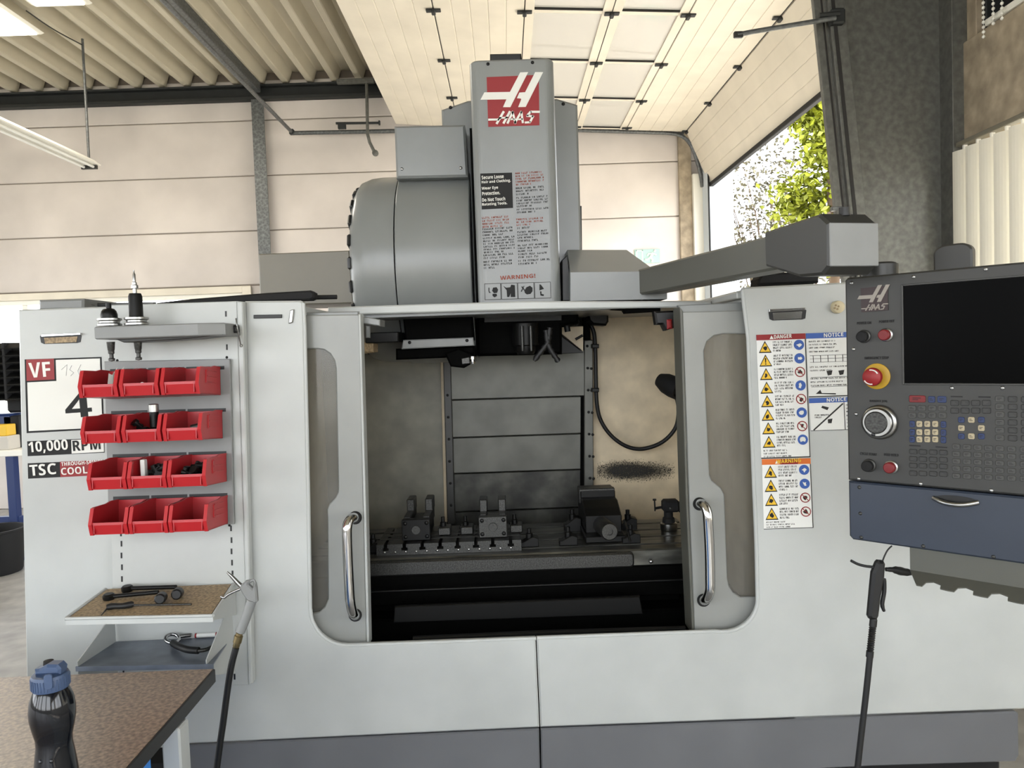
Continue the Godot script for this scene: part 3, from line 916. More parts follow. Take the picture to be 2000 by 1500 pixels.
func far_things() -> void:
	# what shows left of the machine: a blue workbench with boxes, a black grille, a tub
	var z := -4.3
	var g := thing("louvre_grille", "black louvred grille standing at the left edge behind the machine", "grille", Z(20, 780, z))
	var st := mb()
	var a := Z(-40, 785, z)
	var b := Z(44, 668, z)
	span(st, Vector3(a.x, a.y, z - 0.14), Vector3(b.x, b.y, z - 0.10), 0.003)
	span(st, Vector3(a.x, a.y, z - 0.12), Vector3(a.x + 0.02, b.y, z), 0.003)
	span(st, Vector3(Z(4, 700, z).x, a.y, z - 0.12), Vector3(Z(9, 700, z).x, b.y, z), 0.003)
	obj("case", st, M.matt_black, g)
	for k in 8:
		st = mb()
		box(st, Vector3((a.x + b.x) / 2, lerpf(a.y, b.y, (k + 0.5) / 8), z - 0.04), Vector3(b.x - a.x - 0.01, 0.012, 0.09), 0.002, Basis(Vector3.RIGHT, 0.5))
		obj("louvre", st, M.black_steel, g)
	var w := thing("workbench", "dark blue steel workbench at the left edge behind the machine", "workbench", Vector3(Z(10, 1050, z).x, 0, z - 0.3))
	var tz := z + 0.1
	var ty := Z(20, 880, tz).y
	st = mb()
	span(st, Vector3(-6.0, ty - 0.05, tz - 0.75), Vector3(Z(43, 880, tz).x, ty, tz), 0.004)
	obj("bench_top", st, M.lamp_white, w)
	for lx in [Z(22, 960, tz - 0.05).x, -4.6, -5.9]:
		st = mb()
		span(st, Vector3(lx - 0.035, 0, tz - 0.12), Vector3(lx + 0.035, ty - 0.051, tz - 0.05), 0.004)
		obj("leg", st, M.dark_blue, w)
	st = mb()
	span(st, Vector3(-6.0, Z(20, 1030, tz).y, tz - 0.12), Vector3(Z(30, 1030, tz).x, Z(20, 1012, tz).y, tz - 0.06), 0.004)
	obj("stretcher", st, M.dark_blue, w)
	st = mb()
	span(st, Vector3(Z(34, 900, tz).x, 0, tz - 0.7), Vector3(Z(62, 900, tz).x, ty - 0.06, tz - 0.2), 0.004)
	obj("cabinet", st, M.gasbeton, w)
	var s := thing("bench_vice", "dark blue vice with black jaw on the background workbench", "vice", Vector3(Z(15, 870, tz - 0.3).x, ty, tz - 0.3))
	st = mb()
	var q := Z(12, 815, tz - 0.3)
	box(st, q + Vector3(-0.05, -0.02, 0), Vector3(0.34, 0.11, 0.2), 0.02)
	obj("body", st, M.dark_blue, s)
	st = mb()
	box(st, Vector3(q.x + 0.10, ty + 0.14, tz - 0.3), Vector3(0.13, 0.28, 0.2), 0.01)
	box(st, Vector3(q.x + 0.11, q.y + 0.2, tz - 0.32), Vector3(0.16, 0.32, 0.12), 0.02)
	obj("jaw", st, M.matt_black, s)
	st = mb()
	var yc := Z(6, 851, tz - 0.1)
	span(st, Vector3(yc.x - 0.24, yc.y, tz - 0.18), Vector3(Z(20, 840, tz - 0.1).x, Z(6, 829, tz - 0.1).y, tz - 0.05), 0.006)
	tag(obj("carton", st, M.yellow_print), "small yellow carton on a pale box on the background workbench", "box")
	st = mb()
	span(st, Vector3(yc.x - 0.26, ty, tz - 0.2), Vector3(Z(24, 840, tz - 0.1).x, yc.y - 0.0005, tz - 0.04), 0.006)
	tag(obj("storage_box", st, M.plaster), "pale box under the yellow carton on the background workbench", "box")
	var tb := thing("tub", "black open tub on the floor at the left edge", "tub", Vector3(Z(8, 1095, z + 0.35).x, 0, z + 0.35))
	st = mb()
	var h := Z(10, 1032, z + 0.35).y
	lathe(st, [0, 0, 0.20, 0, 0.21, 0.02, 0.235, h - 0.02, 0.25, h - 0.015, 0.25, h, 0.225, h, 0.20, 0.03, 0, 0.03], Transform3D(Basis(), Vector3(Z(-14, 1095, z + 0.35).x, 0.0, z + 0.35)), 28)
	obj("shell", st, M.matt_black, tb)

# ------------------------------------------------------------------ the milling machine
var mach: Node3D
func slab(called: String, px: Array, z: float, depth: float, bev: float, m: String, parent: Node3D = null) -> MeshInstance3D:
	var st := mb()
	prism(st, zz(px, z), at_z(z), depth, bev)
	return obj(called, st, M[m], parent if parent else mach)
func sticker(called: String, px: Array, z: float, m: String, parent: Node3D = null) -> MeshInstance3D:
	return slab(called, px, z + 0.0012, 0.0011, 0, m, parent)
func arc_px(cx: float, cy: float, rx: float, ry: float, a0: float, a1: float, n := 6) -> Array:
	var o: Array = []
	for i in n + 1:
		var a := deg_to_rad(lerpf(a0, a1, float(i) / n))
		o.append(cx + cos(a) * rx)
		o.append(cy - sin(a) * ry)
	return o

func machine() -> void:
	mach = thing("milling_machine", "large white and grey machining centre with its two doors open and a tall grey head", "machine", Vector3(0.1, 0, -0.9))
	# front panels: two halves round the opening, joined below it at a seam
	var left := [478, 588, 586, 587, 592, 590, 594, 640, 601, 960, 605, 1190]
	left += arc_px(677, 1190, 72, 71, 180, 270, 8)
	left += [1046, 1247, 1053.5, 1421, 356, 1454, 350, 1330, 478, 1330]
	var right := [1048, 1247, 1400, 1234]
	right += arc_px(1412, 1172, 69, 63, 270, 360, 8)
	right += [1478, 1060, 1462, 660, 1450, 566, 1453, 561, 1700, 549, 2003, 535, 2013, 1385, 1055.5, 1421]
	var fl := slab("front_panel", left, 0, 0.028, 0.005, "white")
	var fr := slab("front_panel", right, 0, 0.028, 0.005, "white")
	# rounded bead round the opening
	var bead := mb()
	var pts: Array = []
	var edge := [592.5, 592, 595, 640, 602, 960, 606, 1190]
	edge += arc_px(678, 1190, 71.5, 70.5, 180, 270, 10)
	edge += [860, 1254, 1047, 1246.5]
	for i in range(0, edge.size(), 2):
		pts.append(Z(edge[i], edge[i + 1], -0.006))
	tube(bead, pts, 0.006, 8)
	obj("edge_bead", bead, M.white, fl)
	bead = mb()
	pts = []
	edge = [1049, 1246, 1220, 1239.5, 1400, 1233]
	edge += arc_px(1411, 1172, 68.5, 62, 270, 360, 10)
	edge += [1477, 1060, 1461, 660, 1450, 567]
	for i in range(0, edge.size(), 2):
		pts.append(Z(edge[i], edge[i + 1], -0.006))
	tube(bead, pts, 0.006, 8)
	obj("edge_bead", bead, M.white, fr)
	# sign panel at the left with its slot handle
	var sp := slab("side_panel", [35, 605, 480, 589, 492, 1340, 355, 1345, 52, 1352], -0.004, 0.02, 0.004, "white")
	slab("side_panel", [52, 1354, 355, 1348, 358, 1460, 55, 1470], -0.004, 0.02, 0.004, "white")
	# grey skirt below
	slab("skirt_panel", [355, 1456, 1053, 1423.5, 1056, 1560, 355, 1560], -0.006, 0.03, 0.004, "skirt")
	slab("skirt_panel", [1056, 1423.5, 1984, 1390, 1990, 1394, 1991, 1476, 1984, 1488, 1700, 1497, 1058, 1530], -0.006, 0.03, 0.004, "skirt")
	var st := mb()
	span(st, Vector3(-1.35, 0.0, -1.3), Vector3(1.485, 0.42, -0.06), 0.01)
	obj("plinth", st, M.matt_black, mach)
	# left cabinet body behind the sign panel
	var lx := Z(37, 640, -0.02).x
	st = mb()
	span(st, Vector3(lx + 0.004, 0.12, -1.35), Vector3(lx + 0.03, 1.775, -0.024), 0.003)
	span(st, Vector3(lx + 0.004, 1.755, -1.35), Vector3(-0.62, 1.775, -0.034), 0.003)
	obj("cabinet_side", st, M.white, mach)
	st = mb()
	var rx := Z(2003, 700, 0).x
	span(st, Vector3(rx - 0.03, 0.56, -1.3), Vector3(rx - 0.004, 1.80, -0.03), 0.003)
	obj("cabinet_side", st, M.white, mach)
	st = mb()
	span(st, Vector3(0.69, 1.78, -1.3), Vector3(rx - 0.03, 1.80, -0.03), 0.003)
	obj("cabinet_top", st, M.white, mach)
	# returns of the opening running back to the roof edge
	var rl := Z(596, 640, -0.03)
	st = mb()
	span(st, Vector3(rl.x - 0.024, 1.765, -1.1), Vector3(rl.x - 0.002, 1.803, -0.03), 0.002)
	obj("opening_return", st, M.white, mach)
	st = mb()
	var rr := Z(1455, 600, -0.03)
	span(st, Vector3(rr.x + 0.002, 1.765, -1.1), Vector3(rr.x + 0.024, 1.808, -0.03), 0.002)
	obj("opening_return", st, M.white, mach)
	# roof edge and roof
	slab("roof_edge", [640, 600, 840, 593.5, 1040, 588, 1390, 588, 1390, 602, 1320, 600.5, 1040, 604.5, 640, 616], -0.30, 0.03, 0.004, "white")
	st = mb()
	span(st, Vector3(-0.60, 1.775, -1.35), Vector3(0.70, 1.79, -0.332), 0.002)
	obj("roof_plate", st, M.grey, mach)
	# doors, slid open behind the panels
	door(true)
	door(false)
	# magnet strip, small clip, screw, slot handles, knob
	var pm := slab("magnet_strip", [495, 615, 550, 614, 550, 621, 495, 622], 0.006, 0.006, 0.001, "black")
	pm.name = "magnet_strip"
	slab("clip", [566, 606, 574, 604, 571, 630, 563, 632], 0.008, 0.008, 0.002, "steel")
	screw(mach, Z(475, 838, 0), Vector3.BACK, 0.0055)
	for a in [[78, 159, 655, 672, -0.004, 0.0], [1501, 1575, 606, 626, 0.0, -0.7]]:
		var y0: float = a[2]
		var y1: float = a[3]
		var z: float = a[4]
		var s := slab("grip_recess", [a[0], y0 + 2, a[0] + 4, y0 - 1, a[1] - 4, y0 - 3, a[1], y0, a[1] - 2, y1 - 4, a[1] - 8, y1 - 2, a[0] + 8, y1, a[0] + 2, y1 - 3], z + 0.0015, 0.0014, 0, "black")
		slab("grip_lip", [a[0] + 2, y0 - 2, a[1] - 2, y0 - 5, a[1] - 2, y0 - 1, a[0] + 2, y0 + 3], z + 0.012, 0.012, 0.001, "chrome", s)
		slab("grip_back", [a[0] + 8, y0 + 5, a[1] - 8, y0 + 2, a[1] - 10, y1 - 4, a[0] + 10, y1 - 1], z + 0.003, 0.0014, 0.0, "wood" if a[0] < 500 else "chrome", s)
	st = mb()
	lathe(st, [0, 0.022, 0.010, 0.022, 0.017, 0.017, 0.0185, 0.010, 0.0185, 0, 0, 0], axis_to(Z(1634, 600, 0), Vector3.BACK), 20)
	var kn := obj("knob", st, M.cream_knob, mach)
	st = mb()
	for k in 4:
		var c := Z(1634, 600, 0.022) + Vector3(cos(k * 1.57 + 0.4), sin(k * 1.57 + 0.4), 0) * 0.006
		lathe(st, [0, 0.002, 0.003, 0.0015, 0.003, -0.001], axis_to(c, Vector3.BACK), 8)
	obj("knob_hole", st, M.wood, kn)
	signs()
	warnings()
	# control box and knob on top of the left cabinet
	slab("top_box", [75, 586, 163, 583, 163, 604, 75, 606], -0.12, 0.25, 0.006, "rail_grey")
	slab("box_latch", [164, 586, 175, 586, 177, 596, 164, 597], -0.16, 0.03, 0.005, "black")
	slab("top_rail", [177, 592, 300, 590, 300, 597, 177, 599], -0.20, 0.02, 0.002, "dark_grey")

func door(is_left: bool) -> void:
	var z := -0.045
	var out: Array
	if is_left:
		out = [560, 616, 700, 614, 704, 622, 710, 960, 717, 1260, 690, 1263, 556, 1266, 556, 1202, 606, 1199, 622, 1196, 634, 1186, 641, 1170, 640, 1010]
		out += [639, 996, 643, 985, 655, 972, 660, 962, 661, 955, 656, 720, 653, 704, 645, 691, 633, 683, 620, 681, 556, 681]
	else:
		out = [1332, 609, 1445, 606, 1500, 604, 1500, 651, 1452, 652, 1412, 652, 1394, 656, 1381, 667, 1375, 685, 1386, 928, 1390, 938, 1408, 953, 1415, 966, 1421, 1130]
		out += [1424, 1145, 1433, 1158, 1446, 1166, 1500, 1166, 1500, 1240, 1356, 1238, 1345, 960]
	var d := slab("sliding_door", out, z, 0.012, 0.003, "door_grey")
	# closing stile hidden behind the front panel, and the thick leading edge
	if is_left:
		slab("leading_edge", [700, 614, 704, 613, 714, 960, 721, 1260, 716, 1261, 709, 960], z + 0.004, 0.05, 0.002, "white", d)  # white puts the highlight along the rounded edge into the colour
		slab("outer_stile", [540, 616, 562, 616, 558, 1266, 536, 1266], z, 0.012, 0.002, "door_grey", d)
		slab("top_step", [596, 610, 700, 608, 700, 620, 596, 622], z - 0.02, 0.02, 0.003, "grey", d)
	else:
		slab("leading_edge", [1328, 600, 1334, 608, 1344, 960, 1357, 1239, 1352, 1239, 1339, 960], z + 0.004, 0.095, 0.002, "arm_grey", d)
		slab("outer_stile", [1496, 604, 1520, 604, 1524, 1240, 1500, 1240], z, 0.012, 0.002, "door_grey", d)
		slab("top_step", [1325, 596, 1452, 590, 1452, 612, 1332, 615], z - 0.006, 0.03, 0.003, "grey", d)
	# window pane behind the cut-out, inset
	if is_left:
		slab("window_pane", [545, 676, 668, 676, 672, 1212, 545, 1212], z - 0.013, 0.004, 0, "door_glass", d)
	else:
		slab("window_pane", [1364, 640, 1510, 640, 1510, 1180, 1378, 1180], z - 0.013, 0.004, 0, "door_glass", d)
	# chrome bow handle
	var st := mb()
	var h: Array
	if is_left:
		h = [[694, 1011, 0.0], [690, 1011, 0.035], [684, 1014, 0.055], [679, 1025, 0.068], [678, 1045, 0.072], [680, 1100, 0.072], [683, 1160, 0.072], [685, 1180, 0.068], [689, 1196, 0.055], [693, 1201, 0.03], [694, 1201, 0.0]]
	else:
		h = [[1366, 984, 0.0], [1369, 984, 0.03], [1375, 987, 0.055], [1381, 1000, 0.068], [1383, 1020, 0.072], [1386, 1080, 0.072], [1387, 1140, 0.072], [1386, 1156, 0.068], [1381, 1168, 0.055], [1376, 1172, 0.03], [1374, 1172, 0.0]]
	var pts: Array = []
	for a in h:
		pts.append(Z(a[0], a[1], z + a[2]))
	tube(st, smooth(pts, 4), 0.0145, 14)
	obj("handle", st, M.chrome, d)
	for i in [0, h.size() - 1]:
		st = mb()
		lathe(st, [0, 0.008, 0.016, 0.008, 0.020, 0.003, 0.020, -0.002, 0, -0.002], axis_to(Z(h[i][0], h[i][1], z), Vector3.BACK), 18)
		obj("handle_boot", st, M.rubber, d)

func signs() -> void:
	var z := -0.004
	var s := sticker("series_sign", [48, 702, 198, 697, 203, 838, 52, 846], z, "ink")
	sticker("sign_field", [52, 705, 195, 700, 200, 835, 56, 842], z + 0.001, "white_print", s)
	sticker("red_field", [51, 702.5, 105, 700.5, 106.5, 741, 52, 744], z + 0.0016, "red_print", s)
	sticker("sign_line", [105.5, 700.5, 108.5, 700.5, 110, 744, 52, 747, 52, 743.5, 106.5, 741], z + 0.0014, "ink", s)
	var t := Basis(Vector3.BACK, 0.036)
	px_text(s, "VF", 58, 738, 100, 709, z + 0.003, "white_print", t)
	px_text(s, "4", 129, 817, 181, 770, z + 0.0024, "ink", t)
	# pencilled number
	var st := mb()
	for l in [[120, 722, 131, 712, 129, 734], [140, 714, 136, 722, 144, 728, 138, 734], [158, 712, 152, 724, 154, 731, 160, 726, 156, 722]]:
		var pts: Array = []
		for i in range(0, l.size(), 2): pts.append(Z(l[i], l[i + 1], z + 0.0026))
		tube(st, pts, 0.0006, 4)
	obj("pencil_mark", st, M.grey, s)
	s = sticker("speed_sign", [53, 862, 203, 855, 204, 884, 54, 891], z, "ink")
	sticker("sign_field", [139, 859.5, 202, 856.5, 203, 882.5, 140, 886], z + 0.001, "white_print", s)
	px_text(s, "10,000", 57, 887, 134, 863, z + 0.003, "white_print", t)
	px_text(s, "RPM", 143, 881, 197, 861, z + 0.003, "ink", t)
	s = sticker("coolant_sign", [54, 905, 213, 898, 214, 927, 55, 935], z, "ink")
	sticker("red_field", [117, 902, 213, 898, 214, 927, 118, 932], z + 0.001, "red_print", s)
	px_text(s, "TSC", 59, 930, 111, 908, z + 0.003, "white_print", t)
	px_text(s, "THROUGH-SPINDLE", 120, 910.5, 208, 903, z + 0.003, "white_print", t)
	px_text(s, "COOLANT", 120, 928, 210, 914, z + 0.003, "white_print", t)

func px_text(parent: Node3D, words: String, x0: float, y0: float, x1: float, y1: float, z: float, m: String, b := Basis(), bold := true) -> void:
	var a := Z(x0, y0, z)
	var w := (Z(x1, y0, z) - a).length()
	var h := (Z(x0, y1, z) - a).length()
	lettering(parent, words, a, w, h, M[m], b, bold)

func warnings() -> void:
	# the sheets on the right-hand front panel
	var rows1: Array = []
	sheet("danger_sheet", [1477, 654, 1573, 651, 1583, 893, 1487, 896], "red_print", "DANGER", 8, 0.045, 0.08, 0)
	sheet("warning_sheet", [1488, 897, 1583, 895, 1589, 1031, 1492, 1034], "orange_print", "WARNING", 4, 0.08, 0.12, 1)
	notice("notice_sheet", [1574, 651, 1690, 647, 1695, 772, 1580, 776], 0)
	notice("notice_sheet", [1580, 778, 1695, 774, 1698, 838, 1584, 842], 1)

func bil(p: Array, u: float, v: float, z: float) -> Vector3:    # u to the right, v down, on a sheet of four corners
	var a := Vector2(p[0], p[1]).lerp(Vector2(p[2], p[3]), u)
	var b := Vector2(p[6], p[7]).lerp(Vector2(p[4], p[5]), u)
	var c := a.lerp(b, v)
	return Z(c.x, c.y, z)
func uvslab(parent: Node3D, called: String, p: Array, uv: Array, z: float, m: String, st: SurfaceTool = null) -> void:
	var own := st == null
	if own: st = mb()
	var q := PackedVector2Array()
	for i in range(0, uv.size(), 2):
		var w := bil(p, uv[i], uv[i + 1], z)
		q.append(Vector2(w.x, w.y))
	prism(st, q, at_z(z), 0.0008)
	if own: obj(called, st, M[m], parent)
func disc_uv(u: float, v: float, r: float, asp: float, n := 18) -> Array:
	var o: Array = []
	for i in n:
		o.append(u + cos(TAU * i / n) * r)
		o.append(v + sin(TAU * i / n) * r * asp)
	return o
func sheet(called: String, p: Array, head: String, word: String, rows: int, top: float, foot: float, kind: int) -> void:
	var z := 0.0014
	var s := slab(called, p, z, 0.0012, 0, "paper")
	var asp: float = float(p[2] - p[0]) / float(p[7] - p[1])
	uvslab(s, "header", p, [0, 0, 1, 0, 1, top, 0, top], z + 0.001, "red_print" if kind == 0 else "orange_print")
	if kind == 1:
		uvslab(s, "header_patch", p, [0.38, 0, 0.74, 0, 0.74, top, 0.38, top], z + 0.0014, "red_print")
	var a := bil(p, 0.36 if kind == 0 else 0.30, top * 0.82, z + 0.002)
	lettering(s, word, a, (bil(p, 0.72 if kind == 0 else 0.8, top, z) - bil(p, 0.36 if kind == 0 else 0.30, top, z)).length(), (bil(p, 0, top * 0.7, z) - bil(p, 0, 0, z)).length(), M.white_print if kind == 0 else M.yellow_print, Basis(Vector3.BACK, 0.03))
	uvslab(s, "header_mark", p, [0.27, top * 0.85, 0.35, top * 0.85, 0.31, top * 0.2], z + 0.002, "white_print")
	var hgt := (1.0 - top - foot) / rows
	var lines := mb()
	for r in rows:
		var v0 := top + hgt * r
		var vc := v0 + hgt * 0.5
		var h2 := hgt * 0.44
		# yellow triangle with a black edge and a black sign inside
		var ic := mb()
		uvslab(s, "", p, [0.04, vc + h2, 0.30, vc + h2, 0.17, vc - h2], z + 0.0008, "ink", ic)
		obj("warning_triangle", ic, M.ink, s)
		uvslab(s, "triangle_field", p, [0.065, vc + h2 * 0.82, 0.275, vc + h2 * 0.82, 0.17, vc - h2 * 0.72], z + 0.0012, "yellow_print")
		ic = mb()
		var bl: Array = []
		var n := 9
		for i in n:
			var rr := rng.randf_range(0.35, 1.0)
			bl.append(0.17 + cos(TAU * i / n) * 0.055 * rr)
			bl.append(vc + h2 * 0.28 + sin(TAU * i / n) * h2 * 0.5 * rr)
		if kind == 0 and r == 1:
			bl = [0.155, vc - h2 * 0.4, 0.185, vc - h2 * 0.4, 0.178, vc + h2 * 0.4, 0.162, vc + h2 * 0.4]
			uvslab(s, "", p, disc_uv(0.17, vc + h2 * 0.6, 0.014, asp, 8), z + 0.0016, "ink", ic)
		uvslab(s, "", p, bl, z + 0.0016, "ink", ic)
		obj("triangle_sign", ic, M.ink, s)
		# round sign at the right
		var blue: bool = [true, true, false, true, false, true, false, true][r] if kind == 0 else r < 2
		uvslab(s, "round_sign", p, disc_uv(0.86, vc - hgt * 0.08, 0.105, asp), z + 0.0008, "blue_print" if blue else "red_print")
		if not blue:
			uvslab(s, "round_field", p, disc_uv(0.86, vc - hgt * 0.08, 0.085, asp), z + 0.0012, "white_print")
		ic = mb()
		bl = []
		for i in 8:
			var rr := rng.randf_range(0.3, 1.0)
			bl.append(0.86 + cos(TAU * i / 8) * 0.065 * rr)
			bl.append(vc - hgt * 0.08 + sin(TAU * i / 8) * 0.065 * asp * rr)
		uvslab(s, "", p, bl, z + 0.0016, "", ic)
		obj("round_figure", ic, M.white_print if blue else M.ink_grey, s)
		if not blue:
			uvslab(s, "round_bar", p, [0.79, vc - hgt * 0.08 - 0.058 * asp, 0.80, vc - hgt * 0.08 - 0.07 * asp, 0.93, vc - hgt * 0.08 + 0.058 * asp, 0.92, vc - hgt * 0.08 + 0.07 * asp], z + 0.002, "red_print")
		var o := bil(p, 0.33, v0 + hgt * 0.10, z + 0.001)
		scribble(lines, o, (bil(p, 0.72, v0, z) - bil(p, 0.33, v0, z)) / 20.0, (bil(p, 0.33, v0, z) - bil(p, 0.33, v0 + hgt * 0.14, z)), 4, 20, 1.5)
	for k in 3:
		var v := 1.0 - foot + 0.01 + k * foot * 0.3
		scribble(lines, bil(p, 0.05, v, z + 0.001), (bil(p, 0.9, v, z) - bil(p, 0.05, v, z)) / 44.0, bil(p, 0.05, v, z) - bil(p, 0.05, v + foot * 0.16, z), 1, 44)
	obj("small_print", lines, M.ink_grey, s)
	uvslab(s, "edge_line", p, [0.0, 0.992, 1, 0.992, 1, 1, 0, 1], z + 0.0008, "ink_grey")
	uvslab(s, "edge_line", p, [0.985, top, 1, top, 1, 1, 0.985, 1], z + 0.0008, "ink_grey")

func notice(called: String, p: Array, kind: int) -> void:
	var z := 0.0014
	var s := slab(called, p, z, 0.0012, 0, "paper")
	var top := 0.085 if kind == 0 else 0.15
	uvslab(s, "header", p, [0, 0, 1, 0, 1, top, 0, top], z + 0.001, "blue_print")
	lettering(s, "NOTICE", bil(p, 0.30, top * 0.85, z + 0.002), (bil(p, 0.63, 0, z) - bil(p, 0.30, 0, z)).length(), (bil(p, 0, top * 0.72, z) - bil(p, 0, 0, z)).length(), M.white_print, Basis(Vector3.BACK, 0.03))
	var lines := mb()
	if kind == 0:
		for v in [0.12, 0.17, 0.22, 0.28, 0.52, 0.575, 0.70, 0.755, 0.81]:
			scribble(lines, bil(p, 0.04, v, z + 0.001), (bil(p, 0.98, v, z) - bil(p, 0.04, v, z)) / 52.0, bil(p, 0.04, v, z) - bil(p, 0.04, v + 0.022, z), 1, 52)
		for k in 7:
			var u := 0.10 + k * 0.125
			for b in [0.35, 0.48]:
				uvslab(s, "", p, [u, b, u + 0.004, b, u + 0.004, b + 0.004, u, b + 0.004], z + 0.0008, "", lines)
			uvslab(s, "", p, [u, 0.35, u + 0.008, 0.35, u + 0.008, 0.46, u, 0.46], z + 0.0008, "", lines)
		for v in [0.35, 0.40, 0.455, 0.69, 0.84]:
			uvslab(s, "", p, [0.05, v, 0.96, v, 0.96, v + 0.005, 0.05, v + 0.005], z + 0.0008, "", lines)
		for k in 3:
			uvslab(s, "", p, [0.32 + k * 0.2, 0.60, 0.42 + k * 0.2, 0.59, 0.40 + k * 0.2, 0.66, 0.34 + k * 0.2, 0.67], z + 0.0008, "", lines)
		uvslab(s, "", p, [0.12, 0.95, 0.2, 0.89, 0.22, 0.94, 0.46, 0.95, 0.46, 0.97], z + 0.0008, "", lines)
	else:
		uvslab(s, "", p, [0.04, 0.96, 0.055, 0.99, 0.58, 0.21, 0.565, 0.18], z + 0.0008, "", lines)
		uvslab(s, "", p, [0.585, 0.15, 0.595, 0.15, 0.595, 1, 0.585, 1], z + 0.0008, "", lines)
		uvslab(s, "", p, [0.22, 0.24, 0.33, 0.30, 0.30, 0.38, 0.20, 0.30], z + 0.0008, "", lines)
		uvslab(s, "", p, [0.30, 0.66, 0.38, 0.64, 0.36, 0.78, 0.30, 0.78], z + 0.0008, "", lines)
		for v in [0.22, 0.32, 0.42, 0.54, 0.66, 0.76, 0.88]:
			scribble(lines, bil(p, 0.62, v, z + 0.001), (bil(p, 0.98, v, z) - bil(p, 0.62, v, z)) / 20.0, bil(p, 0.62, v, z) - bil(p, 0.62, v + 0.045, z), 1, 20)
		scribble(lines, bil(p, 0.08, 0.5, z + 0.001), (bil(p, 0.4, 0.5, z) - bil(p, 0.08, 0.5, z)) / 16.0, bil(p, 0.6, 0.5, z) - bil(p, 0.6, 0.545, z), 2, 12)
	obj("small_print", lines, M.ink_grey, s)
	uvslab(s, "edge_line", p, [0.0, 0.985, 1, 0.985, 1, 1, 0, 1], z + 0.0008, "ink_grey")

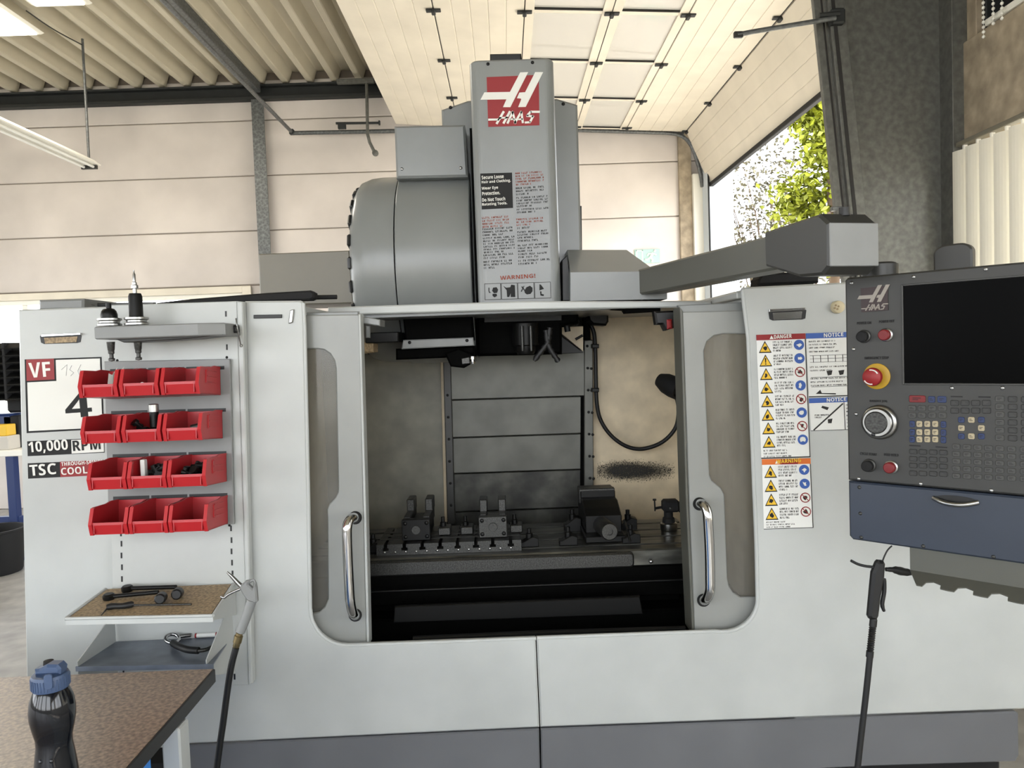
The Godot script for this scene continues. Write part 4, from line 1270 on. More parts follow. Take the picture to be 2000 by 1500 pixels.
# ------------------------------------------------------------------ inside the enclosure
func interior() -> void:
	var zb := -1.05
	var st := mb()
	# back sheets left and right of the way cover, side walls, closing roof, floor pan
	slab("back_sheet", [560, 610, 866, 604, 874, 1060, 560, 1060], zb, 0.02, 0.002, "inside_shaded")
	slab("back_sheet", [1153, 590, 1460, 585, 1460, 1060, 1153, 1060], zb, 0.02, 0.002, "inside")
	slab("side_flange", [860, 700, 867, 700, 875, 1020, 868, 1020], zb + 0.012, 0.02, 0.003, "inside")
	for s in [[-0.80, 0.02], [0.84, 0.02]]:
		st = mb()
		span(st, Vector3(s[0] - 0.01, 0.42, -1.3), Vector3(s[0] + 0.01, 1.77, -0.06), 0.002)
		obj("side_wall", st, M.inside, mach)
	st = mb()
	span(st, Vector3(-0.80, 0.42, -1.3), Vector3(0.84, 0.46, -0.04), 0.002)
	obj("chip_pan", st, M.soot_and_shade, mach)
	st = mb()
	span(st, Vector3(-0.82, 0.42, -1.35), Vector3(0.86, 1.78, -1.30), 0.002)
	obj("rear_wall", st, M.inside_shaded, mach)
	# way cover of overlapping sheets between two posts
	var ys := [684, 781, 855, 925, 1000, 1075]
	var yr := [682, 773, 846, 916, 990, 1065]
	for i in 5:
		var x0: float = 876 + i * 1.4
		slab("way_cover_sheet", [x0, ys[i] + 1, 1143, yr[i] + 1, 1143, yr[i + 1], x0 + 1.4, ys[i + 1]], zb + 0.055 - i * 0.008, 0.012, 0.003, "way" if i < 3 else "way_dirty")
	var pl := slab("cover_post", [865, 690, 880, 690, 889, 1025, 874, 1025], zb + 0.062, 0.05, 0.003, "dark_grey")
	var pr := slab("cover_post", [1141, 664, 1158, 664, 1160, 1025, 1141, 1025], zb + 0.062, 0.05, 0.003, "way")
	slab("post_shadow_gap", [1134, 690, 1142, 690, 1142, 1025, 1134, 1025], zb + 0.05, 0.03, 0.001, "soot_and_shade")
	for i in 8:
		screw(pr, Z(1147 + i * 0.9, 676 + i * 43, zb + 0.062), Vector3.BACK, 0.006, "black_steel")
		screw(pr, Z(1155 + i * 0.9, 720 + i * 43, zb + 0.062), Vector3.BACK, 0.006, "black_steel")
		if i < 7: screw(pl, Z(874 + i * 1.4, 772 + i * 43, zb + 0.062), Vector3.BACK, 0.006, "black_steel")
	# soot patch and scratches on the right sheet
	var soot_and_shade := StandardMaterial3D.new()
	soot_and_shade.albedo_color = Color(0.16, 0.155, 0.14)
	soot_and_shade.roughness = 0.8
	var f := FastNoiseLite.new()
	f.seed = 5
	f.frequency = 0.30
	var im := Image.create_empty(160, 64, false, Image.FORMAT_RGBA8)
	for y in 64:
		for x in 160:
			var u := (x - 60.0) / 60.0
			var v := (y - 30.0) / 18.0
			var e := u * u * (1.0 if u < 0 else 0.45) + v * v
			var a := clampf(1.25 - e, 0, 1) * 0.95 + f.get_noise_2d(x, y) * 0.5 * clampf(2.2 - e, 0, 1)
			if e > 0.6: a = 1.0 if rng.randf() < clampf(0.5 - e * 0.16, 0, 1) and a > 0.05 else a * 0.5
			im.set_pixel(x, y, Color(1, 1, 1, clampf(a, 0, 1) * clampf((2.9 - e) * 1.5, 0, 1)))
	soot_and_shade.albedo_texture = ImageTexture.create_from_image(im)
	soot_and_shade.transparency = BaseMaterial3D.TRANSPARENCY_ALPHA
	st = mb()
	var c0 := Z(1166, 890, zb + 0.0015)
	var c1 := Z(1318, 890, zb + 0.0015)
	var c2 := Z(1318, 952, zb + 0.0015)
	var c3 := Z(1166, 952, zb + 0.0015)
	for w in [[c0, 0, 0], [c1, 1, 0], [c2, 1, 1], [c0, 0, 0], [c2, 1, 1], [c3, 0, 1]]:
		st.set_normal(Vector3.BACK)
		st.set_uv(Vector2(w[1], w[2]))
		st.add_vertex(w[0])
	obj("soot_stain", st, soot_and_shade, mach)
	# table with T slots along x
	var ty := Z(1000, 1082, -0.36).y
	var y0 := ty - 0.10
	var prof := PackedVector2Array([Vector2(0.36, y0), Vector2(0.36, ty - 0.006), Vector2(0.365, ty)])
	for k in 4:
		var c := 0.425 + k * 0.105
		prof.append_array(PackedVector2Array([Vector2(c - 0.009, ty), Vector2(c - 0.009, ty - 0.018), Vector2(c - 0.016, ty - 0.018), Vector2(c - 0.016, ty - 0.032), Vector2(c + 0.016, ty - 0.032), Vector2(c + 0.016, ty - 0.018), Vector2(c + 0.009, ty - 0.018), Vector2(c + 0.009, ty)]))
	prof.append_array(PackedVector2Array([Vector2(0.81, ty), Vector2(0.81, y0)]))
	st = mb()
	# profile in (z, y): local x = -z world
	prism(st, prof, Transform3D(Basis(Vector3(0, 0, -1), Vector3.UP, Vector3(1, 0, 0)), Vector3(0.66, 0, 0)), 1.37, 0)
	var tbl := obj("work_table", st, M.table_steel, mach)
	st = mb()
	var ra := Z(700, 1096, -0.34)
	var rb := Z(1238, 1076, -0.34)
	prism(st, rect(rb.x - ra.x, 0.052, 0.014, 4), Transform3D(Basis(), Vector3((ra.x + rb.x) / 2, ty - 0.030, -0.336)), 0.024, 0.006)
	obj("front_rail", st, M.dull_steel, tbl)
	for p in [773, 858, 941, 1023, 1107, 1190, 1272]:
		screw(tbl, Z(p, 1117 - (p - 773) * 0.040, -0.345), Vector3.BACK, 0.007, "steel")
	# saddle, apron and lower chip guards, all near-black to stand in for deep shade
	st = mb()
	span(st, Vector3(-0.60, 0.75, -0.95), Vector3(0.58, ty - 0.1, -0.40), 0.006)
	span(st, Vector3(-0.70, ty - 0.16, -0.42), Vector3(0.66, ty - 0.055, -0.349), 0.004)
	obj("saddle", st, M.soot_and_shade, mach)
	st = mb()
	span(st, Vector3(-0.76, 0.66, -1.0), Vector3(0.80, 0.76, -0.30), 0.008)
	obj("way_guard", st, M.soot_and_shade, mach)
	st = mb()
	var g0 := Z(720, 1156, -0.29)
	var g1 := Z(1338, 1132, -0.29)
	tube(st, [g0, g1], 0.004, 6)
	obj("guard_edge", st, M.black_steel, mach)
	slab("chip_guard", [770, 1185, 1250, 1165, 1256, 1200, 768, 1217], -0.22, 0.02, 0.003, "inside_shaded").material_override = M.black_steel
	slab("chip_lip", [806, 1246, 1045, 1235, 1340, 1226, 1340, 1240, 1045, 1250, 804, 1258], -0.05, 0.02, 0.003, "black_steel")
	# work light and cable at the right
	st = mb()
	var cab := [[1150, 628, 0.09], [1160, 650, 0.09], [1163, 690, 0.09], [1164, 740, 0.09], [1166, 790, 0.085], [1174, 822, 0.08], [1193, 850, 0.08], [1220, 870, 0.08], [1248, 877, 0.08], [1278, 871, 0.085], [1302, 857, 0.09], [1320, 834, 0.1], [1325, 805, 0.11], [1322, 780, 0.12], [1312, 764, 0.12]]
	var pts: Array = []
	for a in cab: pts.append(Z(a[0], a[1], zb + a[2]))
	tube(st, smooth(pts, 5), 0.0085, 10)
	obj("lamp_cable", st, M.rubber, mach)
	for y in [676, 762]:
		slab("cable_clip", [1156, y - 4, 1170, y - 4, 1170, y + 4, 1156, y + 4], zb + 0.105, 0.03, 0.003, "black_steel")
	st = mb()
	var lc := Z(1308, 752, zb + 0.12)
	lathe(st, [0, -0.06, 0.028, -0.055, 0.042, -0.02, 0.046, 0.02, 0.044, 0.05, 0.036, 0.05, 0.03, 0.03, 0, 0.028], axis_to(lc, Vector3(0.5, -0.3, 0.5)), 20)
	tube(st, [lc, Z(1325, 735, zb + 0.06), Z(1345, 733, zb + 0.0)], 0.012, 8)
	obj("work_light", st, M.matt_black, mach)
	# tool changer box, its bright flange plate and the dark gripper arm
	slab("changer_box", [785, 606, 922, 603, 925, 664, 792, 668], -0.49, 0.30, 0.006, "soot_and_shade")  # near-black here carries the shade under the roof
	var fp := slab("changer_plate", [787, 664, 924, 659, 926, 675, 784, 682], -0.465, 0.025, 0.003, "rail_grey")
	for p in [[800, 669], [912, 665]]:
		screw(fp, Z(p[0], p[1], -0.465), Vector3.BACK, 0.006, "black_steel")
	slab("changer_block", [773, 681, 926, 675, 926, 697, 868, 698, 868, 699, 773, 703], -0.50, 0.25, 0.006, "soot_and_shade")
	slab("gripper_arm", [868, 690, 895, 680, 926, 692, 918, 712, 906, 719, 880, 716], -0.46, 0.06, 0.006, "soot_and_shade")
	slab("gripper_finger", [901, 700, 917, 697, 918, 710, 902, 712], -0.45, 0.03, 0.002, "dull_steel")
	st = mb()
	lathe(st, [0, -0.012, 0.009, -0.012, 0.011, -0.004, 0.007, 0.0, 0.011, 0.004, 0.011, 0.014, 0, 0.016], axis_to(Z(923, 704, -0.45), Vector3.UP), 14)
	obj("gripper_pin", st, M.chrome, mach)
	# left: door track bracket, dark channel, tan block
	slab("track_bracket", [703, 616, 742, 624, 742, 637, 703, 631], -0.10, 0.10, 0.003, "grey")
	slab("track_channel", [714, 650, 778, 648, 778, 668, 714, 671], -0.42, 0.3, 0.003, "black_steel")
	slab("channel_end", [714, 636, 722, 636, 722, 660, 714, 660], -0.40, 0.02, 0.003, "rail_grey")
	slab("foam_block", [704, 668, 729, 671, 729, 688, 705, 691], -0.42, 0.1, 0.004, "wood")
	# head casting, spindle nose, coolant hoses
	slab("head_casting", [930, 600, 1130, 597, 1130, 632, 1098, 636, 1098, 692, 932, 696], -0.62, 0.4, 0.01, "black_steel").material_override = M.soot_and_shade  # colour darkened to stand in for the shade under the roof
	slab("head_plate", [945, 618, 1098, 613, 1098, 627, 945, 631], -0.60, 0.02, 0.003, "black_steel")
	st = mb()
	var sx := Z(1026, 660, -0.585)
	var sx0 := Vector3(sx.x, 0, -0.585)
	var yt := Z(1026, 632, -0.585).y
	var yb := Z(1026, 692, -0.585).y
	lathe(st, [0, yb, 0.03, yb, 0.036, yb + 0.012, 0.036, yb + 0.03, 0.05, yb + 0.034, 0.052, yt, 0, yt], Transform3D(Basis(), sx0), 28)
	obj("spindle_nose", st, M.black_steel, mach)
	for p in [1020, 1037]:
		st = mb()
		lathe(st, [0, -0.045, 0.005, -0.045, 0.006, -0.03, 0.006, 0.045, 0, 0.045], Transform3D(Basis(), Z(p, 661, -0.525)), 10)
		obj("coolant_pipe", st, M.dull_steel, mach)
	for a in [[[1074, 640, 1072, 655, 1070, 668, 1062, 680, 1052, 693, 1043, 705]], [[1066, 645, 1070, 670, 1076, 684, 1084, 696, 1091, 707]]]:
		st = mb()
		pts = []
		for i in range(0, a[0].size(), 2):
			pts.append(Z(a[0][i], a[0][i + 1], -0.50))
		pts = smooth(pts, 4)
		var radii: Array = []
		for i in pts.size(): radii.append(0.011 if i % 3 != 1 else 0.008)
		radii[-1] = 0.005
		tube(st, pts, radii, 10)
		obj("coolant_nozzle", st, M.rubber, mach)
	# dark gusset and hanging bits at the right of the head
	slab("gusset", [1076, 641, 1140, 689, 1076, 692], -0.80, 0.02, 0.002, "black_steel")
	slab("gusset", [1082, 640, 1139, 637, 1139, 686], -0.86, 0.01, 0.001, "inside")
	slab("valve_block", [1146, 606, 1188, 604, 1189, 628, 1184, 636, 1158, 634, 1150, 626], -0.80, 0.12, 0.008, "black_steel")
	slab("post_head", [1138, 604, 1150, 604, 1152, 664, 1140, 664], -0.90, 0.06, 0.006, "soot_and_shade")
	st = mb()
	tube(st, smooth([Z(1128, 632, -0.7), Z(1112, 612, -0.68), Z(1106, 626, -0.68), Z(1109, 648, -0.68)]), 0.012, 8)
	obj("hose_bend", st, M.rubber, mach)
	st = mb()
	tube(st, [Z(1124, 663, -0.8), Z(1138, 655, -0.8)], 0.006, 6)
	obj("pin", st, M.black_steel, mach)
	slab("door_rail", [1180, 604, 1290, 601, 1290, 608, 1222, 612, 1218, 606], -0.33, 0.05, 0.002, "soot_and_shade")
	slab("door_switch", [1278, 608, 1322, 606, 1322, 622, 1318, 640, 1300, 646, 1294, 634, 1282, 634], -0.20, 0.05, 0.006, "black")
	slab("switch_button", [1303, 624, 1313, 623, 1314, 642, 1304, 643], -0.19, 0.02, 0.005, "red_print")

# ------------------------------------------------------------------ above the roof
func logo(parent: Node3D, to: Callable, z: float, nrm: Transform3D, sq: String, fg: String, local := false) -> void:
	# red square, slanted H, word; "to" maps the emblem's own coordinates to the plane of nrm
	var pieces := [
		[sq, 0.0, [[315, 318], [640, 304], [945, 290], [953, 400], [960, 905], [335, 925]], "emblem_square"],
		[fg, 0.0012, [[725, 262], [822, 258], [605, 685], [515, 685], [557, 590], [240, 595], [288, 505], [600, 500]], "emblem_letter"],
		[fg, 0.0012, [[908, 258], [1005, 258], [792, 682], [700, 685], [738, 590], [732, 580], [685, 576], [715, 508], [785, 503]], "emblem_letter"]]
	for p in pieces:
		var q := PackedVector2Array()
		for c in p[2]: q.append(to.call(c[0], c[1]))
		var st := mb()
		prism(st, q, nrm * Transform3D(Basis(), Vector3(0, 0, z + p[1] + 0.0012)), 0.0011)
		obj(p[3], st, M[p[0]], parent, local)
	var st := mb()
	for s in [[335, 838, 470, 836, 24], [526, 735, 436, 890, 28], [602, 735, 520, 885, 28], [465, 818, 575, 812, 20], [640, 735, 568, 885, 26], [630, 737, 668, 885, 26], [600, 835, 655, 830, 18], [742, 735, 655, 885, 26], [738, 737, 758, 880, 26], [700, 835, 755, 830, 18], [965, 742, 850, 742, 26], [858, 735, 806, 792, 26], [800, 790, 885, 798, 26], [885, 790, 842, 872, 26], [850, 868, 780, 874, 24]]:
		var a := Vector2(s[0], s[1])
		var b := Vector2(s[2], s[3])
		var w: Vector2 = (b - a).normalized().orthogonal() * s[4] * 0.5
		var q := PackedVector2Array()
		for c in [a + w, b + w, b - w, a - w]: q.append(to.call(c.x, c.y))
		prism(st, q, nrm * Transform3D(Basis(), Vector3(0, 0, z + 0.0024)), 0.0011)
	obj("emblem_word", st, M[fg], parent, local)

func above_roof() -> void:
	# head cover: a tall box with rounded front edges
	var zf := -0.42
	var b0 := Z(935, 590, zf)
	var b1 := Z(1096, 585, zf)
	var t0 := Z(913, 118, zf)
	var w: float = b1.x - b0.x + 0.004
	var cx := (b0.x + b1.x) / 2.0
	var y0 := 1.795
	var y1 := t0.y
	var st := mb()
	var r := 0.034
	var p := PackedVector2Array()
	for k in 9:
		var a := PI / 2 * k / 8
		p.append(Vector2(w / 2 - r + sin(a) * r, r - cos(a) * r))
	p.append(Vector2(w / 2, 0.30))
	p.append(Vector2(-w / 2, 0.30))
	for k in 9:
		var a := PI / 2 * (8 - k) / 8
		p.append(Vector2(-w / 2 + r - sin(a) * r, r - cos(a) * r))
	# outline in (x, back) with the prism axis up
	prism(st, p, Transform3D(Basis(Vector3.RIGHT, Vector3(0, 0, -1), Vector3.UP), Vector3(cx, y1, zf)), y1 - y0, 0.006)
	var h := obj("head_cover", st, M.grey, mach)
	slab("vent_box", [957, 105, 1018, 104, 1019, 120, 957, 121], zf - 0.03, 0.12, 0.004, "black", h)
	for s in [[953, 125], [1040, 122]]:
		screw(h, Z(s[0], s[1], zf), Vector3.BACK, 0.006, "black_steel")
	var to := func(x: float, y: float) -> Vector2:
		var v := Z(900 + x / 6.25, 100 + y / 6.25, zf)
		return Vector2(v.x, v.y)
	logo(h, to, zf, Transform3D(), "red_print", "white_print")
	# text block on the head cover
	var bl := sticker("black_notice", [938, 339, 1000, 337, 1002, 406, 941, 409], zf, "ink", h)
	var t := Basis(Vector3.BACK, 0.03)
	var y := 350.0
	for l in [["Secure Loose", 941, 984, 0], ["Hair and Clothing.", 941, 998, 0], ["Wear Eye", 941, 973, 3], ["Protection.", 942, 977, 0], ["Do Not Touch", 942, 987, 3], ["Rotating Tools.", 942, 991, 0]]:
		y += l[3]
		px_text(h, l[0], l[1], y + 0.5, l[2], y - 6.5, zf + 0.0026, "white_print", t)
		y += 9.4
	for a in [[1006, 337, 18, 5, "ink_red", 3.0], [1007, 366, 18, 3, "ink_grey", 3.2], [1008, 385, 20, 4, "ink_grey", 3.0], [1009, 408, 20, 2, "ink_grey", 3.0], [941, 424, 17, 4, "ink_red", 3.2], [942, 446, 19, 3, "ink_grey", 3.2], [943, 464, 20, 6, "ink_grey", 3.0], [944, 497, 20, 2, "ink_grey", 3.2], [944, 510, 18, 3, "ink_grey", 3.2], [1008, 427, 17, 3, "ink_red", 3.0], [1010, 444, 19, 1, "ink_grey", 3.2], [1010, 452, 20, 3, "ink_grey", 3.0], [1011, 469, 20, 1, "ink_grey", 3.2], [1011, 478, 19, 3, "ink_grey", 3.0], [1012, 495, 18, 2, "ink_grey", 3.2], [1012, 508, 20, 2, "ink_grey", 3.2]]:
		st = mb()
		var o := Z(a[0], a[1], zf + 0.0012)
		scribble(st, o, t * Vector3((Z(a[0] + 3.1, a[1], zf) - Z(a[0], a[1], zf)).length(), 0, 0), t * Vector3(0, (Z(a[0], a[1] + a[5] * 1.15, zf) - Z(a[0], a[1], zf)).length(), 0), a[3], a[2], 1.6)
		obj("small_print", st, M[a[4]], h)
	px_text(h, "WARNING!", 977, 547, 1046, 539, zf + 0.002, "ink_red", t)
	for k in 4:
		var x0: float = 946 + k * 32.5
		var yy: float = 554 - k * 0.9
		var fr := sticker("pictogram_frame", [x0, yy, x0 + 32, yy - 1, x0 + 33, yy + 31, x0 + 1, yy + 32], zf, "ink_grey", h)
		sticker("pictogram_field", [x0 + 1, yy + 1, x0 + 31, yy, x0 + 32, yy + 30, x0 + 2, yy + 31], zf + 0.0008, "grey", h)
		st = mb()
		var shapes: Array = [
			[[17, 8, 24, 7, 27, 12, 25, 18, 19, 19, 15, 14], [16, 20, 24, 20, 25, 24, 20, 27, 16, 24], [8, 8, 10, 8, 10, 15, 13, 18, 9, 18, 8, 14]],
			[[4, 5, 10, 9, 18, 8, 20, 3, 27, 4, 28, 27, 19, 27, 19, 20, 16, 27, 12, 27, 11, 14]],
			[[13, 16, 17, 9, 24, 6, 29, 10, 29, 17, 25, 22, 18, 23, 14, 20], [7, 8, 9, 7, 14, 14, 13, 16], [12, 6, 13, 7, 8, 18, 6, 17]],
			[[10, 4, 13, 5, 19, 13, 10, 16], [11, 18, 14, 18, 14, 23, 19, 24, 18, 27, 12, 26]]][k]
		for sh in shapes:
			var q := PackedVector2Array()
			for i in range(0, sh.size(), 2):
				var v := Z(x0 + sh[i], yy + sh[i + 1], zf)
				q.append(Vector2(v.x, v.y))
			prism(st, q, at_z(zf + 0.0032), 0.001)
		obj("pictogram", st, M.ink, h)
	# column cover behind the head
	slab("column_cover", [862, 214, 914, 196, 1088, 192, 1128, 204, 1139, 590, 880, 596], -0.74, 0.25, 0.008, "grey")
	slab("cover_screw_plate", [1131, 402, 1136, 402, 1138, 590, 1132, 590], -0.80, 0.05, 0.002, "black")
	screw(mach, Z(1100, 203, -0.74), Vector3.BACK, 0.007, "black_steel")
	screw(mach, Z(880, 210, -0.74), Vector3.BACK, 0.007, "black_steel")
	slab("gap_shade", [917, 250, 936, 250, 940, 588, 930, 588], -0.50, 0.22, 0.003, "soot_and_shade")  # near-black slab put in for the shade between drum and head
	# tool changer drum: lying cylinder in two bands, motor box above it
	var zc := -0.86
	var yc := 1.985
	var R := 0.365
	var xl := Z(673, 480, -0.52).x
	var xm := Z(770, 480, -0.50).x
	var xr := Z(919, 480, -0.50).x
	var xf := Transform3D(Basis(Vector3(0, 1, 0), Vector3(1, 0, 0), Vector3(0, 0, -1)), Vector3(0, yc, zc))
	st = mb()
	lathe(st, [0, xl + 0.004, R - 0.10, xl + 0.004, R - 0.045, xl + 0.012, R - 0.018, xl + 0.032, R - 0.004, xl + 0.07, R, xl + 0.11, R, xm - 0.003, 0, xm - 0.003], xf, 72, 35)
	var dr := obj("tool_drum", st, M.grey, mach)
	st = mb()
	lathe(st, [0, xm + 0.002, R + 0.004, xm + 0.002, R + 0.008, xm + 0.006, R + 0.008, xr - 0.004, R + 0.004, xr, 0, xr], xf, 72, 30)
	obj("drum_band", st, M.grey, dr)
	st = mb()
	for k in 24:
		var a := TAU * k / 24.0
		box(st, Vector3(xl + 0.012, yc + cos(a) * (R - 0.06), zc + sin(a) * (R - 0.06)), Vector3(0.016, 0.05, 0.045), 0.005, Basis(Vector3.RIGHT, a))
	obj("pocket_ring", st, M.black, dr)
	var mbx := slab("motor_box", [770, 246, 908, 243, 914, 345, 774, 348], -0.60, 0.45, 0.008, "grey")
	for s in [[785, 330], [900, 328]]:
		screw(mbx, Z(s[0], s[1], -0.60), Vector3.BACK, 0.006)
	# sheet box behind the drum at the left
	slab("rear_box", [505, 496, 682, 489, 690, 592, 508, 597], -0.95, 0.30, 0.004, "olive")
	# wedge-shaped cover right of the head
	var z1 := -0.40
	var z2 := -0.62
	var A := Z(1114, 532, z1)
	var B := Z(1282, 530, z1)
	var C := Z(1303, 550, z1)
	var D := Z(1303, 584, z1)
	var E := Z(1114, 588, z1)
	var Fp := Z(1108, 488, z2)
	var G := Z(1224, 488, z2)
	var bk := Vector3(0, 0, -0.45)
	var C2 := Vector3(C.x, C.y, z2)
	st = mb()
	quad(st, A, B, D, E, Vector3.BACK)
	tri(st, B, C, D, Vector3.BACK)
	quad(st, A, B, G, Fp, Vector3(0, 1, 1))
	tri(st, B, C, C2, Vector3(1, 1, 0.3).normalized())
	tri(st, B, C2, G, Vector3(1, 1, 0.5).normalized())
	quad(st, C, D, D + bk, C + bk, Vector3.RIGHT)
	quad(st, G, C2, C2 + bk * 0.5, G + bk * 0.5, Vector3(1, 1, 0))
	quad(st, Fp, G, G + bk * 0.5, Fp + bk * 0.5, Vector3.UP)
	quad(st, A, E, E + bk, A + bk, Vector3.LEFT)
	tri(st, A, Fp, A + bk, Vector3.LEFT)
	tri(st, Fp, Fp + bk * 0.5, A + bk, Vector3.LEFT)
	quad(st, A + bk, E + bk, D + bk, C + bk, Vector3.FORWARD)
	quad(st, Fp + bk * 0.5, G + bk * 0.5, C + bk, A + bk, Vector3.FORWARD)
	obj("wedge_cover", st, M.grey, mach)
	slab("wedge_gap", [1097, 508, 1108, 498, 1113, 534, 1113, 588, 1098, 588], -0.46, 0.2, 0.003, "black")
	# control arm: box beam swung out towards the operator, knuckle at its end
	var a0 := Z(1296, 549, -0.40)
	var a1 := Z(1582, 487, 0.36)
	var dir := Vector3(a1.x - a0.x, 0, a1.z - a0.z).normalized()
	var hgt := (Z(1582, 452, 0.36) - Z(1582, 522, 0.36)).length()
	var up := Vector3.UP
	var ab := Basis(dir.cross(up) * -1.0, up, dir * -1.0)
	ab = Basis(up.cross(-dir).normalized(), up, -dir)
	var la := Vector2(a1.x - a0.x, a1.z - a0.z).length()
	st = mb()
	box(st, Vector3((a0.x + a1.x) / 2, a0.y, (a0.z + a1.z) / 2) - ab.x * -0.04, Vector3(0.08, hgt, la + 0.10), 0.006, ab)
	obj("control_arm", st, M.arm_grey, mach)
	# knuckle: side plate shape traced on the arm's left face, then given its width
	var k0 := Z(1579, 487, 0.345)
	var kn := -ab.x
	var on := func(x: float, y: float) -> Vector2:
		var d := ray(x, y)
		var tt := (k0 - EYE).dot(kn) / d.dot(kn)
		var v := EYE + d * tt - k0
		return Vector2(v.dot(dir), v.y)
	var q := PackedVector2Array([on.call(1578, 454), on.call(1694, 419), on.call(1714, 436), on.call(1714, 520), on.call(1700, 536), on.call(1652, 540), on.call(1580, 519)])
	st = mb()
	prism(st, q, Transform3D(Basis(dir, up, kn), k0), 0.125, 0.006)
	var kk := obj("knuckle", st, M.dark_grey, mach)
	for s in [[1592, 485], [1632, 475], [1662, 511], [1692, 505]]:
		var c: Vector2 = on.call(s[0], s[1])
		screw(kk, k0 + dir * c.x + up * c.y, kn, 0.008, "dull_steel")
	# end cap in lighter grey, the light on this face put into its colour
	st = mb()
	var ec := k0 + dir * (q[2].x + 0.001) + up * ((q[2].y + q[3].y) / 2) - kn * 0.0625
	box(st, ec, Vector3(0.123, absf(q[2].y - q[3].y), 0.006), 0.002, Basis(kn.cross(up) * 1.0, up, dir) if false else ab)
	obj("lit_end_cap", st, M.rail_grey, kk)
	st = mb()
	lathe(st, [0, 0, 0.012, 0, 0.012, 0.018, 0, 0.02], Transform3D(Basis(), k0 + dir * (q[2].x - 0.03) + up * (q[1].y - 0.004) - kn * 0.06), 12)
	obj("bolt_head", st, M.black, kk)

# ------------------------------------------------------------------ tool wall on the left of the machine
func on_plane(x: float, y: float, o: Vector3, n: Vector3) -> Vector3:
	var d := ray(x, y)
	return EYE + d * ((o - EYE).dot(n) / d.dot(n))

func tool_wall() -> void:
	var u := thing("tool_wall_panel", "white slotted panel with grey louvre board screwed to the machine's left front", "tool panel", Z(350, 1340, 0.02))
	slab("back_panel", [210, 596, 463, 588, 486, 1338, 222, 1346], 0.03, 0.026, 0.002, "white", u)
	slab("side_flange", [462, 588, 474, 589, 493, 1335, 485, 1339], 0.036, 0.03, 0.003, "white", u)
	for a in [[441, 613, 3], [443, 678, 2], [236, 1042, 2], [237, 1062, 2], [237, 1085, 2], [238, 1108, 2], [238, 1131, 2], [451, 1032, 2], [452, 1055, 2], [452, 1077, 2], [453, 1099, 2], [454, 1120, 2], [241, 1310, 2], [457, 1278, 2], [457, 1300, 2], [458, 1322, 2]]:
		slab("slot", [a[0] - 1.7, a[1] - 5.5, a[0] + 1.7, a[1] - 5.5, a[0] + 1.9, a[1] + 5.5, a[0] - 1.5, a[1] + 5.5], 0.0306, 0.003, 0, "black", u)
	var lv := slab("louvre_board", [203, 706, 449, 701, 457, 1024, 212, 1034], 0.046, 0.012, 0.002, "rail_grey", u)
	var rows := [[215, 438, 724, 717.5], [217, 441, 806, 800], [220, 442, 890.5, 884], [221, 444, 973, 966]]
	for r in rows:
		for k in 3:
			var x0: float = lerpf(r[0], r[1], k / 3.0)
			var x1: float = lerpf(r[0], r[1], (k + 1) / 3.0) - (4 if k < 2 else 0)
			var y0: float = lerpf(r[2], r[3], k / 3.0)
			var y1: float = lerpf(r[2], r[3], (k + 1) / 3.0)
			slab("louvre_slot", [x0, y0 - 3, x1, y1 - 3, x1, y1 + 4, x0, y0 + 4], 0.0468, 0.002, 0, "black", lv)
	for p in [[229, 704], [443, 698], [448, 1026]]:
		screw(u, Z(p[0], p[1], 0.03), Vector3.BACK, 0.004, "black_steel")
	bins()
	rack()
	trays()

